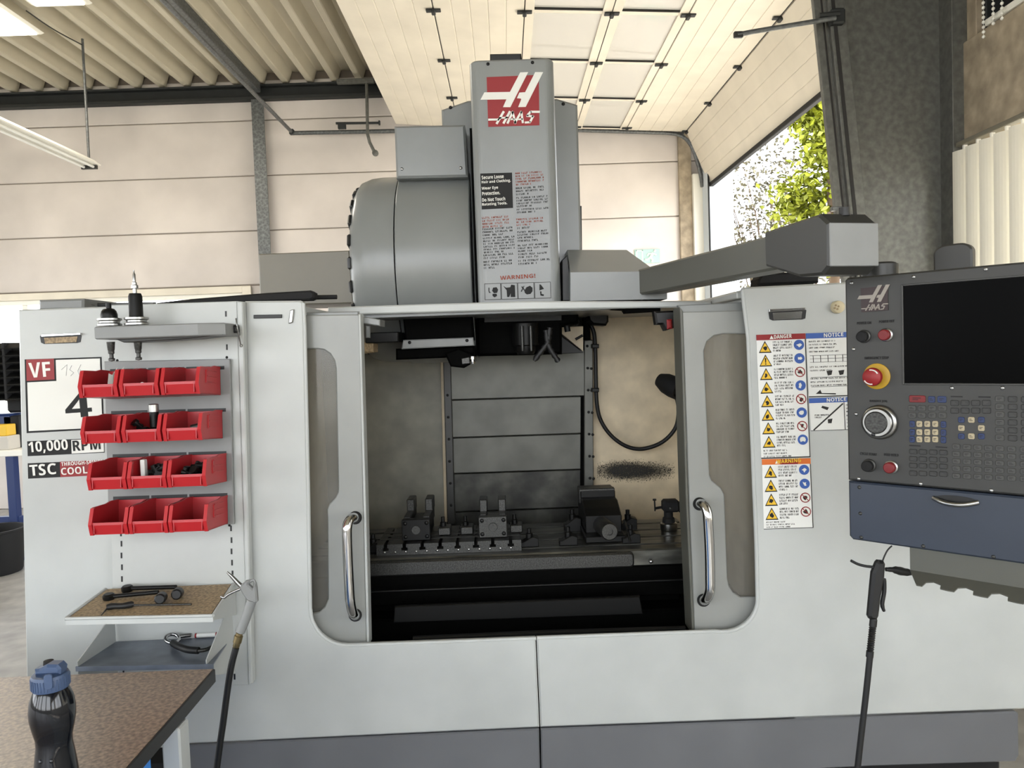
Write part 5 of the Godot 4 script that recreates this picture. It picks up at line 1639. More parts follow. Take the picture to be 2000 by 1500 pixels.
func make_bin() -> Node3D:
	# back lower middle at the origin, opening towards +z
	var b := thing("storage_bin", "red bin", "storage bin", Vector3.ZERO, "red storage bins on the louvre board")
	var w := 0.101
	var hw := w / 2
	var t := 0.003
	var side := PackedVector2Array([Vector2(0, 0), Vector2(0, 0.079), Vector2(0.045, 0.079), Vector2(0.07, 0.074), Vector2(0.136, 0.071), Vector2(0.142, 0.066), Vector2(0.153, 0.033), Vector2(0.153, 0.026), Vector2(0.143, 0.0)])
	var yz := func(x: float) -> Transform3D: return Transform3D(Basis(Vector3.BACK, Vector3.UP, Vector3.LEFT), Vector3(x, 0, 0))
	var st := mb()
	prism(st, side, yz.call(-hw), t, 0.0)
	prism(st, side, yz.call(hw - t), t, 0.0)
	span(st, Vector3(-hw, 0, 0), Vector3(hw, t, 0.143), 0.0005)
	span(st, Vector3(-hw, 0, 0), Vector3(hw, 0.079, t), 0.0005)
	obj("shell", st, M.red_plastic, b, true)
	st = mb()
	prism(st, PackedVector2Array([Vector2(0.141, 0.0), Vector2(0.144, 0.0), Vector2(0.154, 0.026), Vector2(0.154, 0.033), Vector2(0.150, 0.033), Vector2(0.150, 0.027)]), yz.call(-hw + t), w - 2 * t)
	span(st, Vector3(-hw + 0.012, 0.004, 0.145), Vector3(-hw + 0.014, 0.030, 0.1545), 0)
	span(st, Vector3(hw - 0.014, 0.004, 0.145), Vector3(hw - 0.012, 0.030, 0.1545), 0)
	obj("front_lip", st, M.red_plastic, b, true)
	for s in [-1, 1]:
		st = mb()
		prism(st, PackedVector2Array([Vector2(0.137, 0.072), Vector2(0.145, 0.071), Vector2(0.158, 0.028), Vector2(0.148, -0.001), Vector2(0.142, -0.001), Vector2(0.151, 0.027)]), yz.call(s * hw - (0.0085 if s > 0 else 0.001)), 0.0095)
		prism(st, PackedVector2Array([Vector2(0, 0.076), Vector2(0.045, 0.076), Vector2(0.07, 0.071), Vector2(0.138, 0.068), Vector2(0.138, 0.073), Vector2(0.07, 0.076), Vector2(0.045, 0.081), Vector2(0, 0.081)]), yz.call(s * hw - (0.0035 if s > 0 else 0.001)), 0.0045)
		obj("rim", st, M.red_plastic, b, true)
	st = mb()
	for s in [-1, 1]:
		var x: float = s * (hw + 0.001)
		box(st, Vector3(x, 0.048, 0.105), Vector3(0.003, 0.036, 0.004), 0.0005)
		for y in [0.066, 0.050, 0.034]:
			box(st, Vector3(x, y, 0.065), Vector3(0.003, 0.003, 0.07), 0.0005)
	obj("side_rib", st, M.red_plastic, b, true)
	return b

func bins() -> void:
	var words := [["leftmost red bin of the top row, a clear bag sticking out", "middle red bin of the top row, holding a small white-tipped rod", "rightmost red bin of the top row, empty"],
		["leftmost red bin of the second row, empty", "middle red bin of the second row, a steel-topped black holder standing in it", "rightmost red bin of the second row, with a small steel piece"],
		["leftmost red bin of the third row, empty", "middle red bin of the third row, full of black parts beside a white block", "rightmost red bin of the third row, heaped with black clamping parts"],
		["leftmost red bin of the bottom row, one black part in its corner", "middle red bin of the bottom row, a few dark bits on its floor", "rightmost red bin of the bottom row, one dark piece at its right"]]
	var first := make_bin()
	var ends := [[434, 772], [438, 856], [446, 940], [448, 1022]]
	for r in 4:
		var e := Z(ends[r][0], ends[r][1], 0.047)
		for c in 3:
			var o := first if r == 0 and c == 0 else copy(first, "storage_bin", words[r][c])
			o.position = Vector3(e.x - 0.052 - (2 - c) * (0.1085 if r < 2 else 0.1065), e.y + 0.001, 0.0546)
			o.rotation.x = -0.09
			if r == 0 and c == 0: o.set_meta("label", words[0][0])
			fill_bin(r, c, o.position)
func fill_bin(r: int, c: int, p: Vector3) -> void:
	var st := mb()
	var key := r * 3 + c
	var f := p + Vector3(0, 0.0126, 0)
	if key == 0:
		var a := f + Vector3(0.022, 0, 0.09)
		for k in 7:
			var x := -0.022 + k * 0.0075
			quad(st, a + Vector3(x, 0, 0.02), a + Vector3(x + 0.0075, 0, 0.02 + 0.01 * (k % 2)), a + Vector3(x * 0.8 + 0.008, 0.055 + 0.012 * ((k * 5) % 3), -0.012 * (k % 3)), a + Vector3(x * 0.8, 0.062 - 0.01 * (k % 2), 0.01), Vector3.BACK)
		prism(st, PackedVector2Array([Vector2(-0.02, 0), Vector2(0.022, 0), Vector2(0.018, 0.05), Vector2(-0.004, 0.066), Vector2(-0.012, 0.03)]), Transform3D(Basis(), a), 0.02, 0.004)
		tag(obj("plastic_bag", st, M.bag), "crumpled clear plastic bag in the top left red bin", "bag")
	elif key == 1:
		tube(st, [f + Vector3(-0.03, 0.02, 0.10), f + Vector3(0.035, 0.03, 0.10)], 0.005, 8)
		tube(st, [f + Vector3(-0.02, 0.006, 0.08), f + Vector3(0.035, 0.012, 0.07)], 0.006, 8)
		lathe(st, [0, 0, 0.008, 0, 0.008, 0.022, 0, 0.022], Transform3D(Basis(), f + Vector3(0.0, 0, 0.10)), 12)
		var t := thing("rod", "dark rod with a white tip in the middle bin of the top row", "rod", f)
		obj("shaft", st, M.black_steel, t)
		st = mb()
		lathe(st, [0, -0.005, 0.005, -0.003, 0.006, 0, 0.005, 0.003, 0, 0.005], axis_to(f + Vector3(-0.006, 0.030, 0.118), Vector3.BACK), 10)
		obj("tip", st, M.paper, t)
	elif key == 4:
		var t := thing("tool_adapter", "steel-topped black adapter standing in the middle bin of the second row", "tool holder", f)
		lathe(st, [0, 0, 0.016, 0, 0.016, 0.03, 0.012, 0.034, 0.012, 0.075, 0, 0.075], Transform3D(Basis(), f + Vector3(0.004, 0, 0.08)), 18)
		obj("body", st, M.black_steel, t)
		st = mb()
		lathe(st, [0, 0.0755, 0.013, 0.0755, 0.013, 0.095, 0.010, 0.097, 0, 0.097], Transform3D(Basis(), f + Vector3(0.004, 0, 0.08)), 18)
		obj("collar", st, M.steel, t)
		st = mb()
		heap(st, f + Vector3(-0.022, 0, 0.11), 5, 0.014, 0.013)
		tag(obj("metal_parts", st, M.black_steel), "loose black parts in the middle bin of the second row", "metal parts", "", "stuff")
	elif key == 5:
		lathe(st, [0, -0.012, 0.009, -0.012, 0.009, 0.012, 0, 0.012], axis_to(f + Vector3(0.012, 0.030, 0.09), Vector3(1, 0.2, 0)), 14)
		tube(st, [f + Vector3(-0.01, 0.008, 0.09), f + Vector3(0.035, 0.008, 0.09)], 0.008, 8)
		tube(st, [f + Vector3(-0.01, 0.018, 0.085), f + Vector3(0.04, 0.02, 0.085)], 0.008, 8)
		tag(obj("steel_pins", st, M.dull_steel), "small steel pieces in the right bin of the second row", "metal parts", "", "stuff")
	elif key == 7:
		heap(st, f + Vector3(0.012, 0, 0.085), 16, 0.025, 0.015)
		tag(obj("metal_parts", st, M.black_steel), "black parts filling the middle bin of the third row", "metal parts", "", "stuff")
		st = mb()
		box(st, f + Vector3(-0.030, 0.036, 0.10), Vector3(0.012, 0.072, 0.02), 0.002)
		tag(obj("white_block", st, M.paper), "small white block in the middle bin of the third row", "block")
	elif key == 8:
		heap(st, f + Vector3(0.008, 0, 0.085), 20, 0.028, 0.015)
		tag(obj("metal_parts", st, M.black_steel), "black clamping parts heaped in the right bin of the third row", "metal parts", "", "stuff")
	elif key >= 9:
		box(st, f + Vector3([0.03, 0.01, 0.034][c], 0.012, 0.10), Vector3(0.02, 0.024, 0.03), 0.004)
		if c == 1: box(st, f + Vector3(-0.014, 0.008, 0.10), Vector3(0.03, 0.016, 0.02), 0.004, Basis(Vector3.UP, 0.4))
		tag(obj("dark_part", st, M.black_steel), ["black part in the corner of the bottom left red bin", "dark bits on the floor of the bottom middle red bin", "dark piece inside the bottom right red bin"][c], "metal part")
func heap(st: SurfaceTool, c: Vector3, n: int, spread: float, s: float) -> void:
	for i in n:
		var h := 0.012 + 0.040 * i / n
		var o := c + Vector3(rng.randf_range(-spread, spread), h, rng.randf_range(-0.025, 0.03))
		var b := Basis.from_euler(Vector3(rng.randf() * 3, rng.randf() * 3, rng.randf() * 3))
		if i % 2: box(st, o, Vector3(s * 1.4, s * 0.8, s), 0.002, b)
		else: lathe(st, [0, -s, s * 0.5, -s, s * 0.5, s * 0.3, s * 0.8, s * 0.35, s * 0.8, s, 0, s], Transform3D(b, o), 10)

func rack() -> void:
	var r := thing("tool_holder_rack", "grey sheet-metal arm above the red bins carrying two tool holders", "rack", Z(330, 645, 0.1))
	var z1 := 0.20
	var a := Z(184, 638, z1)
	var b := Z(430, 627, z1)
	var c := Z(462, 626, 0.06)
	var st := mb()
	var h := 0.034
	var yb := a.y - h
	# seen from above: straight front, right end running back to the panel
	var top := PackedVector2Array([Vector2(a.x, -z1), Vector2(b.x - 0.06, -z1), Vector2(b.x, -z1 + 0.035), Vector2(c.x, -0.06), Vector2(c.x, -0.035), Vector2(a.x + 0.03, -0.035), Vector2(a.x, -0.08)])
	prism(st, top, Transform3D(Basis(Vector3.RIGHT, Vector3(0, 0, -1), Vector3.UP), Vector3(0, a.y, 0)), h, 0.003)
	obj("arm", st, M.rail_grey, r)
	st = mb()
	prism(st, PackedVector2Array([Vector2(a.x + 0.03, 0), Vector2(b.x - 0.02, 0.008), Vector2(c.x, -0.002), Vector2(b.x - 0.1, -0.010), Vector2(a.x + 0.06, -0.014)]), Transform3D(Basis(), Vector3(0, yb + 0.004, 0.17)), 0.11, 0.002)
	obj("underside_shade", st, M.dark_grey, r)  # dark grey stands in for the shade on the underside of the arm
	st = mb()
	box(st, Z(458, 643, 0.08), Vector3(0.022, 0.022, 0.03), 0.004)
	obj("clamp_knob", st, M.black, r)
	st = mb()
	tube(st, [Z(461, 622, 0.07), Z(463, 640, 0.09), Z(470, 672, 0.06)], 0.002, 6)
	lathe(st, [0.003, -0.004, 0.005, 0, 0.003, 0.004], axis_to(Z(471, 675, 0.06), Vector3.BACK), 10)
	obj("retaining_wire", st, M.steel, r)
	# the two tool holders: flange, nut or barrel, tip above; taper and pull stud below
	for k in 2:
		var p := Z(214 if k == 0 else 267, 630, 0.125)
		var y := a.y + 0.0005
		var base := Transform3D(Basis(), Vector3(p.x, y, 0.125))
		var t := thing("tool_holder", ["short steel tool holder with domed black nut at the left of the rack", "tall black tool holder with a thin stepped tip standing on the rack"][k], "tool holder", Vector3(p.x, y, 0.125), "tool holders on the rack")
		st = mb()
		lathe(st, [0, 0, 0.024, 0, 0.0315, 0.004, 0.0315, 0.009, 0.026, 0.012, 0.026, 0.016, 0.0315, 0.019, 0.0315, 0.024, 0.022, 0.026, 0, 0.026], base, 28)
		obj("flange", st, M.steel, t)
		st = mb()
		if k == 0:
			lathe(st, [0, 0.026, 0.021, 0.026, 0.0215, 0.034, 0.019, 0.044, 0.014, 0.050, 0.007, 0.052, 0.007, 0.066, 0, 0.066], base, 24)
			obj("collet_nut", st, M.black_steel, t)
		else:
			lathe(st, [0, 0.026, 0.019, 0.026, 0.018, 0.030, 0.0178, 0.082, 0.015, 0.090, 0, 0.091], base, 24)
			obj("barrel", st, M.black_steel, t)
			st = mb()
			lathe(st, [0, 0.09, 0.005, 0.09, 0.005, 0.103, 0.009, 0.104, 0.009, 0.112, 0.006, 0.114, 0.006, 0.120, 0.004, 0.122, 0.0038, 0.142, 0.002, 0.146, 0.002, 0.154, 0, 0.154], base, 16)
			obj("edge_finder_tip", st, M.steel, t)
		st = mb()
		lathe(st, [0, -0.04, 0.011, -0.04, 0.009, -0.062, 0.008, -0.064, 0.008, -0.072, 0.0055, -0.074, 0.0055, -0.084, 0.0085, -0.086, 0.0085, -0.092, 0, -0.094], base, 18)
		obj("pull_stud", st, M.dull_steel, t)

func trays() -> void:
	# upper tray with a chipboard inlay, lower bare metal tray
	var bl := Z(207, 1151, 0.036)
	var br := Z(456, 1141, 0.036)
	var fl := Z(128, 1209, 0.245)
	var frr := Z(416, 1203, 0.245)
	var n := (br - bl).cross(fl - bl).normalized()
	if n.y < 0: n = -n
	var t := thing("shelf_tray", "white tray with speckled chipboard inlay hung on the slotted panel, above the bare tray", "tray", (bl + br) / 2)
	var st := mb()
	plate(st, [bl, br, frr, fl], n, 0.010)
	obj("tray_floor", st, M.white, t)
	st = mb()
	var ins: Array = []
	var mid := (bl + br + fl + frr) / 4
	for v in [bl, br, frr, fl]: ins.append(mid + (v - mid) * 0.965 + n * 0.0022)
	plate(st, ins, n, 0.002)
	obj("chipboard_inlay", st, M.wood, t)
	st = mb()
	for e in [[fl, frr], [bl, fl], [br, frr]]:
		tube(st, [e[0] + n * 0.001, e[1] + n * 0.001], 0.0045, 6)
	plate(st, [fl, frr, frr + Vector3(0, -0.016, 0.001), fl + Vector3(0, -0.016, 0.001)], Vector3.BACK, 0.004)
	obj("tray_lip", st, M.white, t)
	for e in [[bl, fl], [br, frr]]:
		st = mb()
		var x: float = e[0].x + (0.002 if e[0] == br else -0.002)
		prism(st, PackedVector2Array([Vector2(e[1].z, e[1].y - 0.002), Vector2(e[0].z, e[0].y - 0.002), Vector2(e[0].z, e[0].y - 0.09), Vector2(e[1].z - 0.02, e[1].y - 0.02)]), Transform3D(Basis(Vector3.BACK, Vector3.UP, Vector3.LEFT), Vector3(x, 0, 0)), 0.003, 0.0)
		obj("side_bracket", st, M.white, t)
	var bl2 := Z(226, 1253, 0.036)
	var br2 := Z(452, 1243, 0.036)
	var fl2 := Z(150, 1302, 0.235)
	var fr2 := Z(416, 1297, 0.235)
	var n2 := (br2 - bl2).cross(fl2 - bl2).normalized()
	if n2.y < 0: n2 = -n2
	var t2 := thing("shelf_tray", "bare blue-grey metal tray with side plates, below the chipboard tray", "tray", (bl2 + br2) / 2)
	st = mb()
	plate(st, [bl2, br2, fr2, fl2], n2, 0.004)
	obj("tray_floor", st, M.tray, t2)
	st = mb()
	plate(st, [fl2 + Vector3(-0.002, 0.001, 0.003), fr2 + Vector3(0.002, 0.001, 0.003), fr2 + Vector3(0.002, -0.012, 0.003), fl2 + Vector3(-0.002, -0.012, 0.003)], Vector3.BACK, 0.003)
	obj("tray_lip", st, M.tray, t2)
	for e in [[bl2, fl2, -0.002, 0.075], [br2, fr2, 0.003, 0.095]]:
		st = mb()
		var x: float = e[0].x + e[2]
		prism(st, PackedVector2Array([Vector2(e[1].z, e[1].y - 0.03), Vector2(e[1].z, e[1].y + 0.012), Vector2(e[0].z + 0.03, e[0].y + e[3]), Vector2(e[0].z, e[0].y + e[3]), Vector2(e[0].z, e[0].y - 0.11)]), Transform3D(Basis(Vector3.BACK, Vector3.UP, Vector3.LEFT), Vector3(x, 0, 0)), 0.003, 0.0)
		obj("side_plate", st, M.white, t2)
	# tools on the upper tray
	var on := func(x: float, y: float, up: float) -> Vector3: return on_plane(x, y, mid + n * 0.0025, n) + n * up
	for k in 2:
		var d: Array = [[[249, 1155], [345, 1153], [352, 1161], 348, 1168], [[213, 1171], [310, 1163], [322, 1172], 316, 1177]][k]
		var w := thing("ratchet_wrench", ["black ratchet wrench lying at the back of the chipboard tray", "black ratchet wrench lying in front of the other on the chipboard tray"][k], "wrench", on.call(d[0][0], d[0][1], 0.0), "black wrenches on the chipboard tray")
		st = mb()
		var a: Vector3 = on.call(d[0][0] + 6, d[0][1], 0.009)
		var b: Vector3 = on.call(d[1][0], d[1][1], 0.010)
		tube(st, smooth([a, a.lerp(b, 0.3), a.lerp(b, 0.6), b], 4), 0.006, 10)
		obj("shaft", st, M.black_steel, w)
		st = mb()
		lathe(st, [0, 0.0, 0.014, 0.0, 0.016, 0.004, 0.016, 0.013, 0.012, 0.017, 0, 0.017], axis_to(on.call(d[0][0], d[0][1], 0.0), n), 16)
		obj("ratchet_head", st, M.black_steel, w)
		st = mb()
		lathe(st, [0, -0.018, 0.013, -0.018, 0.0145, -0.012, 0.0145, 0.02, 0.011, 0.024, 0, 0.024], axis_to(on.call(d[3], d[4], 0.0145), Vector3(0.25, 0.1, 1)), 16)
		obj("socket", st, M.rubber, w)
	var s := thing("deburring_tool", "long thin deburring tool with a black handle in front of the wrenches", "hand tool", on.call(235, 1190, 0))
	st = mb()
	tube(st, smooth([on.call(209, 1192, 0.008), on.call(222, 1190, 0.009), on.call(240, 1189, 0.008), on.call(262, 1185, 0.008)], 4), [0.007, 0.008, 0.009, 0.009, 0.0085, 0.008, 0.0078, 0.0078, 0.008, 0.0085, 0.009, 0.009, 0.006], 12)
	obj("handle", st, M.rubber, s)
	st = mb()
	tube(st, [on.call(262, 1186, 0.006), on.call(374, 1183, 0.004)], 0.0028, 8)
	tube(st, [on.call(209, 1193, 0.006), on.call(198, 1203, 0.002)], [0.003, 0.001], 6)
	obj("blade", st, M.dull_steel, s)
	# things on the lower tray
	var on2 := func(x: float, y: float, up: float) -> Vector3: return on_plane(x, y, bl2 + n2 * 0.0008, n2) + n2 * up
	var m := thing("marker_pen", "white marker pen with red ends on the lower tray", "pen", on2.call(410, 1245, 0))
	st = mb()
	var p0: Vector3 = on2.call(384, 1246, 0.007)
	var p1: Vector3 = on2.call(440, 1243, 0.007)
	tube(st, [p0.lerp(p1, 0.02), p0.lerp(p1, 0.68)], 0.0066, 12)
	obj("barrel", st, M.paper, m)
	st = mb()
	tube(st, [p0.lerp(p1, 0.68), p0.lerp(p1, 1.0)], 0.007, 12)
	tube(st, [p0.lerp(p1, -0.04), p0.lerp(p1, 0.02)], 0.0068, 12)
	obj("cap", st, M.red_print, m)
	var e := thing("eye_bolt", "polished steel eye bolt lying on the lower tray", "bolt", on2.call(337, 1254, 0))
	st = mb()
	var ec: Vector3 = on2.call(337, 1254, 0.010)
	var ring: Array = []
	var ex: Vector3 = (on2.call(352, 1248, 0.0) - on2.call(322, 1258, 0.0)).normalized()
	var ey: Vector3 = n2.cross(ex).normalized()
	for i in 25:
		ring.append(ec + ex * cos(TAU * i / 24.0) * 0.019 + (ey * 0.75 + n2 * 0.5).normalized() * sin(TAU * i / 24.0) * 0.017)
	tube(st, ring, 0.0055, 10)
	obj("ring", st, M.chrome, e)
	st = mb()
	tube(st, [ec + ex * 0.022, on2.call(372, 1245, 0.007)], 0.006, 10)
	obj("shank", st, M.steel, e)
	var l := thing("curved_wrench", "black curved wrench with padded grip lying on the lower tray", "wrench", on2.call(375, 1268, 0))
	st = mb()
	tube(st, smooth([on2.call(338, 1262, 0.009), on2.call(350, 1270, 0.010), on2.call(368, 1276, 0.010), on2.call(388, 1277, 0.009)], 4), 0.0095, 10)
	obj("grip", st, M.rubber, l)
	st = mb()
	tube(st, smooth([on2.call(386, 1277, 0.008), on2.call(404, 1274, 0.008), on2.call(422, 1264, 0.008), on2.call(436, 1256, 0.008)], 4), 0.0055, 8)
	obj("hook", st, M.dull_steel, l)

func plate(st: SurfaceTool, c: Array, n: Vector3, depth: float) -> void:   # four corners, thickened away from n
	var d := n * -depth
	quad(st, c[0], c[1], c[2], c[3], n)
	quad(st, c[0] + d, c[1] + d, c[2] + d, c[3] + d, -n)
	var mid: Vector3 = (c[0] + c[1] + c[2] + c[3]) / 4
	for i in 4:
		var a: Vector3 = c[i]
		var b: Vector3 = c[(i + 1) % 4]
		quad(st, a, b, b + d, a + d, (a + b) / 2 - mid)

# ------------------------------------------------------------------ what is clamped on the table
func vises() -> void:
	var ty := Z(1000, 1082, -0.36).y
	# fixture plate with keyhole slots and a row of screws along its front
	var zf := -0.40
	var a := Z(735, 1070, zf)
	var b := Z(1018, 1062, zf)
	var hp := 0.038
	var p := thing("fixture_plate", "dark slotted fixture plate with a row of screws, clamped on the table", "fixture plate", Vector3((a.x + b.x) / 2, ty, zf - 0.1))
	var st := mb()
	# front outline with T-slot notches cut from the top edge
	var xs := [752, 789, 824, 859, 893, 929, 962, 997]
	var q := PackedVector2Array([Vector2(a.x, ty + 0.0005), Vector2(b.x, ty + 0.0005), Vector2(b.x, ty + hp)])
	for k in range(7, -1, -1):
		var x := Z(xs[k], 1050, zf).x
		q.append_array(PackedVector2Array([Vector2(x + 0.006, ty + hp), Vector2(x + 0.006, ty + hp - 0.012), Vector2(x + 0.011, ty + hp - 0.012), Vector2(x + 0.011, ty + hp - 0.022), Vector2(x - 0.011, ty + hp - 0.022), Vector2(x - 0.011, ty + hp - 0.012), Vector2(x - 0.006, ty + hp - 0.012), Vector2(x - 0.006, ty + hp)]))
	q.append(Vector2(a.x, ty + hp))
	prism(st, q, at_z(zf), 0.26, 0.0)
	obj("plate", st, M.dull_steel, p)
	for k in 13:
		var x := lerpf(Z(751, 1078, zf).x, Z(998, 1068, zf).x, k / 12.0)
		screw(p, Vector3(x, ty + 0.011, zf), Vector3.BACK, 0.0045, "steel")
	for k in 3:
		st = mb()
		span(st, Vector3(a.x + 0.004, ty + hp, zf - 0.09 - k * 0.05), Vector3(b.x - 0.004, ty + hp + 0.0015, zf - 0.065 - k * 0.05), 0.0005)
		obj("cross_strip", st, M.dull_steel, p)
	var py := ty + hp + 0.0015
	# left vice: black body with two jaws seen from its end
	var v := thing("machine_vice", "black machine vice at the left end of the fixture plate", "vice", Vector3(Z(820, 1040, -0.45).x, py, -0.5), "vices on the table")
	var vx := Z(820, 1040, -0.45).x
	vice(v, vx - 0.012, py, -0.44, 0.10, 0.075, 0.22, M.black_steel, M.dull_steel)
	v = thing("machine_vice", "bright steel machine vice with two raised jaws in the middle of the table", "vice", Vector3(Z(963, 1040, -0.45).x, py, -0.5), "vices on the table")
	vice(v, Z(963, 1035, -0.45).x, py, -0.44, 0.10, 0.075, 0.16, M.dull_steel, M.dull_steel)
	# side lugs and clamps beside the vices
	for c in [[868, 1018, "steel clamping stop between the two small vices"], [912, 1022, "dark clamping stop left of the bright vice"], [1008, 1020, "clamping stop right of the bright vice"]]:
		var w := thing("clamp_stop", c[2], "clamp", Vector3(Z(c[0], c[1], -0.52).x, py, -0.52), "clamping stops on the fixture plate")
		var cx := Z(c[0], c[1], -0.52).x
		st = mb()
		box(st, Vector3(cx, py + 0.014, -0.53), Vector3(0.045, 0.028, 0.06), 0.003)
		obj("block", st, M.dull_steel, w)
		st = mb()
		lathe(st, [0, 0.028, 0.011, 0.028, 0.011, 0.042, 0.007, 0.044, 0.007, 0.062, 0, 0.063], Transform3D(Basis(), Vector3(cx - 0.006, py, -0.53)), 12)
		obj("nut", st, M.black_steel, w)
	for c in [[728, 1050, 0.03, "black step clamp at the left end of the fixture plate"], [1034, 1058, 0.03, "black step clamp with knob right of the fixture plate"], [1118, 1022, 0.05, "black step clamp left of the big vice"], [1110, 1062, 0.03, "low black clamp foot in front left of the big vice"], [1232, 1058, 0.03, "black step clamp right of the big vice"], [1226, 1012, 0.04, "black clamp block behind right of the big vice"]]:
		var zc := -0.46 if c[1] > 1040 else -0.66
		var cx := Z(c[0], c[1], zc).x
		var w := thing("step_clamp", c[3], "clamp", Vector3(cx, ty, zc), "black step clamps on the table")
		st = mb()
		var hh: float = c[2]
		var q2 := PackedVector2Array([Vector2(-0.032, 0), Vector2(0.032, 0), Vector2(0.032, hh), Vector2(0.012, hh + 0.006), Vector2(-0.024, hh * 0.6), Vector2(-0.032, hh * 0.6)])
		prism(st, q2, Transform3D(Basis(), Vector3(cx, ty + 0.0005, zc + 0.02)), 0.045, 0.002)
		obj("block", st, M.black_steel, w)
		st = mb()
		lathe(st, [0, hh * 0.8, 0.012, hh * 0.8, 0.012, hh + 0.016, 0.008, hh + 0.018, 0.008, hh + 0.034, 0, hh + 0.036], Transform3D(Basis(), Vector3(cx, ty, zc)), 12)
		obj("nut", st, M.black_steel, w)
	# big vice at the right, screw barrel pointing towards the door
	v = thing("machine_vice", "large black machine vice with round screw barrel at the right of the table", "vice", Vector3(Z(1170, 1080, -0.5).x, ty, -0.5), "vices on the table")
	var zb := -0.52
	var x0 := Z(1152, 1060, zb).x
	var x1 := Z(1208, 1060, zb).x
	st = mb()
	span(st, Vector3(x0 - 0.022, ty + 0.0005, zb - 0.32), Vector3(x1 + 0.02, ty + 0.026, zb + 0.06), 0.004)
	obj("base", st, M.black_steel, v)
	st = mb()
	var qv := PackedVector2Array([Vector2(0.0, ty + 0.026), Vector2(0.0, ty + 0.085), Vector2(-0.045, ty + 0.105), Vector2(-0.10, ty + 0.125), Vector2(-0.155, ty + 0.125), Vector2(-0.155, ty + 0.148), Vector2(-0.22, ty + 0.152), Vector2(-0.27, ty + 0.15), Vector2(-0.27, ty + 0.026)])
	prism(st, qv, Transform3D(Basis(Vector3.BACK, Vector3.UP, Vector3.LEFT), Vector3(x0 - 0.015, 0, zb)), x1 - x0 + 0.03, 0.004)
	obj("body", st, M.black_steel, v)
	st = mb()
	span(st, Vector3(x0 - 0.02, ty + 0.10, zb - 0.19), Vector3(x1 + 0.014, ty + 0.157, zb - 0.16), 0.003)
	obj("jaw", st, M.dull_steel, v)
	st = mb()
	var bx := Z(1190, 1050, -0.40)
	var bd := Vector3(0.012, 0.004, 0.12)
	lathe(st, [0, 0, 0.030, 0, 0.031, 0.004, 0.031, 0.125, 0.027, 0.130, 0.012, 0.130, 0.012, 0.122, 0, 0.122], axis_to(Vector3(bx.x - 0.012, ty + 0.052, zb), bd), 24)
	obj("screw_barrel", st, M.dull_steel, v)
	st = mb()
	tube(st, smooth([Vector3(x1 + 0.02, ty + 0.07, zb + 0.02), Vector3(x1 + 0.026, ty + 0.035, zb + 0.07), Vector3(x1 + 0.028, ty + 0.012, zb + 0.10)]), 0.004, 6)
	obj("wire", st, M.dull_steel, v)
	# tool setter at the right end of the table
	var zt := -0.62
	var tx := Z(1306, 1020, zt).x
	var t := thing("tool_setter", "black tool-setting probe on a small steel puck at the right end of the table", "probe", Vector3(tx, ty, zt))
	st = mb()
	lathe(st, [0, 0.0005, 0.03, 0.0005, 0.032, 0.004, 0.032, 0.026, 0.026, 0.030, 0, 0.030], Transform3D(Basis(), Vector3(tx, ty, zt)), 24)
	obj("puck", st, M.steel, t)
	st = mb()
	lathe(st, [0, 0.030, 0.024, 0.030, 0.022, 0.046, 0.017, 0.050, 0.017, 0.075, 0, 0.075], Transform3D(Basis(), Vector3(tx, ty, zt)), 20)
	box(st, Vector3(tx + 0.008, ty + 0.093, zt), Vector3(0.062, 0.046, 0.05), 0.008)
	box(st, Vector3(tx + 0.050, ty + 0.086, zt), Vector3(0.035, 0.036, 0.04), 0.006)
	obj("body", st, M.matt_black, t)
	st = mb()
	tube(st, [Vector3(tx - 0.022, ty + 0.090, zt + 0.01), Vector3(tx - 0.052, ty + 0.086, zt + 0.01)], 0.005, 8)
	tube(st, [Vector3(tx - 0.052, ty + 0.076, zt + 0.01), Vector3(tx - 0.053, ty + 0.118, zt + 0.01)], 0.003, 6)
	lathe(st, [0, 0, 0.007, 0, 0.007, 0.006, 0, 0.006], Transform3D(Basis(), Vector3(tx - 0.053, ty + 0.116, zt + 0.01)), 10)
	obj("stylus", st, M.black_steel, t)
	screw(t, Vector3(tx + 0.004, ty + 0.086, zt + 0.025), Vector3.BACK, 0.007, "dull_steel")

func vice(v: Node3D, x: float, y: float, z: float, w: float, h: float, len: float, body: Material, jaw: Material) -> void:
	var st := mb()
	prism(st, rect(w, h, 0.004, 2), Transform3D(Basis(), Vector3(x, y + h / 2, z)), 0.03, 0.002)
	obj("front_block", st, body, v)
	st = mb()
	lathe(st, [0, 0.006, 0.008, 0.006, 0.008, 0.003, 0.015, 0.003, 0.017, -0.002, 0, -0.002], axis_to(Vector3(x, y + h * 0.5, z), Vector3.BACK), 18)
	obj("spindle_end", st, jaw, v)
	for s in [[-1, -1], [1, -1], [1, 1], [-1, 1]]:
		screw(v, Vector3(x + s[0] * w * 0.38, y + h / 2 + s[1] * h * 0.32, z), Vector3.BACK, 0.0075, "black_steel")
	st = mb()
	span(st, Vector3(x - w * 0.42, y, z - len), Vector3(x + w * 0.42, y + h * 0.72, z - 0.03), 0.003)
	obj("bed", st, body, v)
	for s in [-1, 1]:
		st = mb()
		span(st, Vector3(x + s * w * 0.46, y + h * 0.5, z - len), Vector3(x + s * w * 0.22, y + h + 0.004, z - 0.032), 0.002)
		span(st, Vector3(x + s * w * 0.48, y + h, z - len), Vector3(x + s * w * 0.20, y + h + 0.046, z - len + 0.08), 0.003)
		obj("jaw", st, jaw, v)

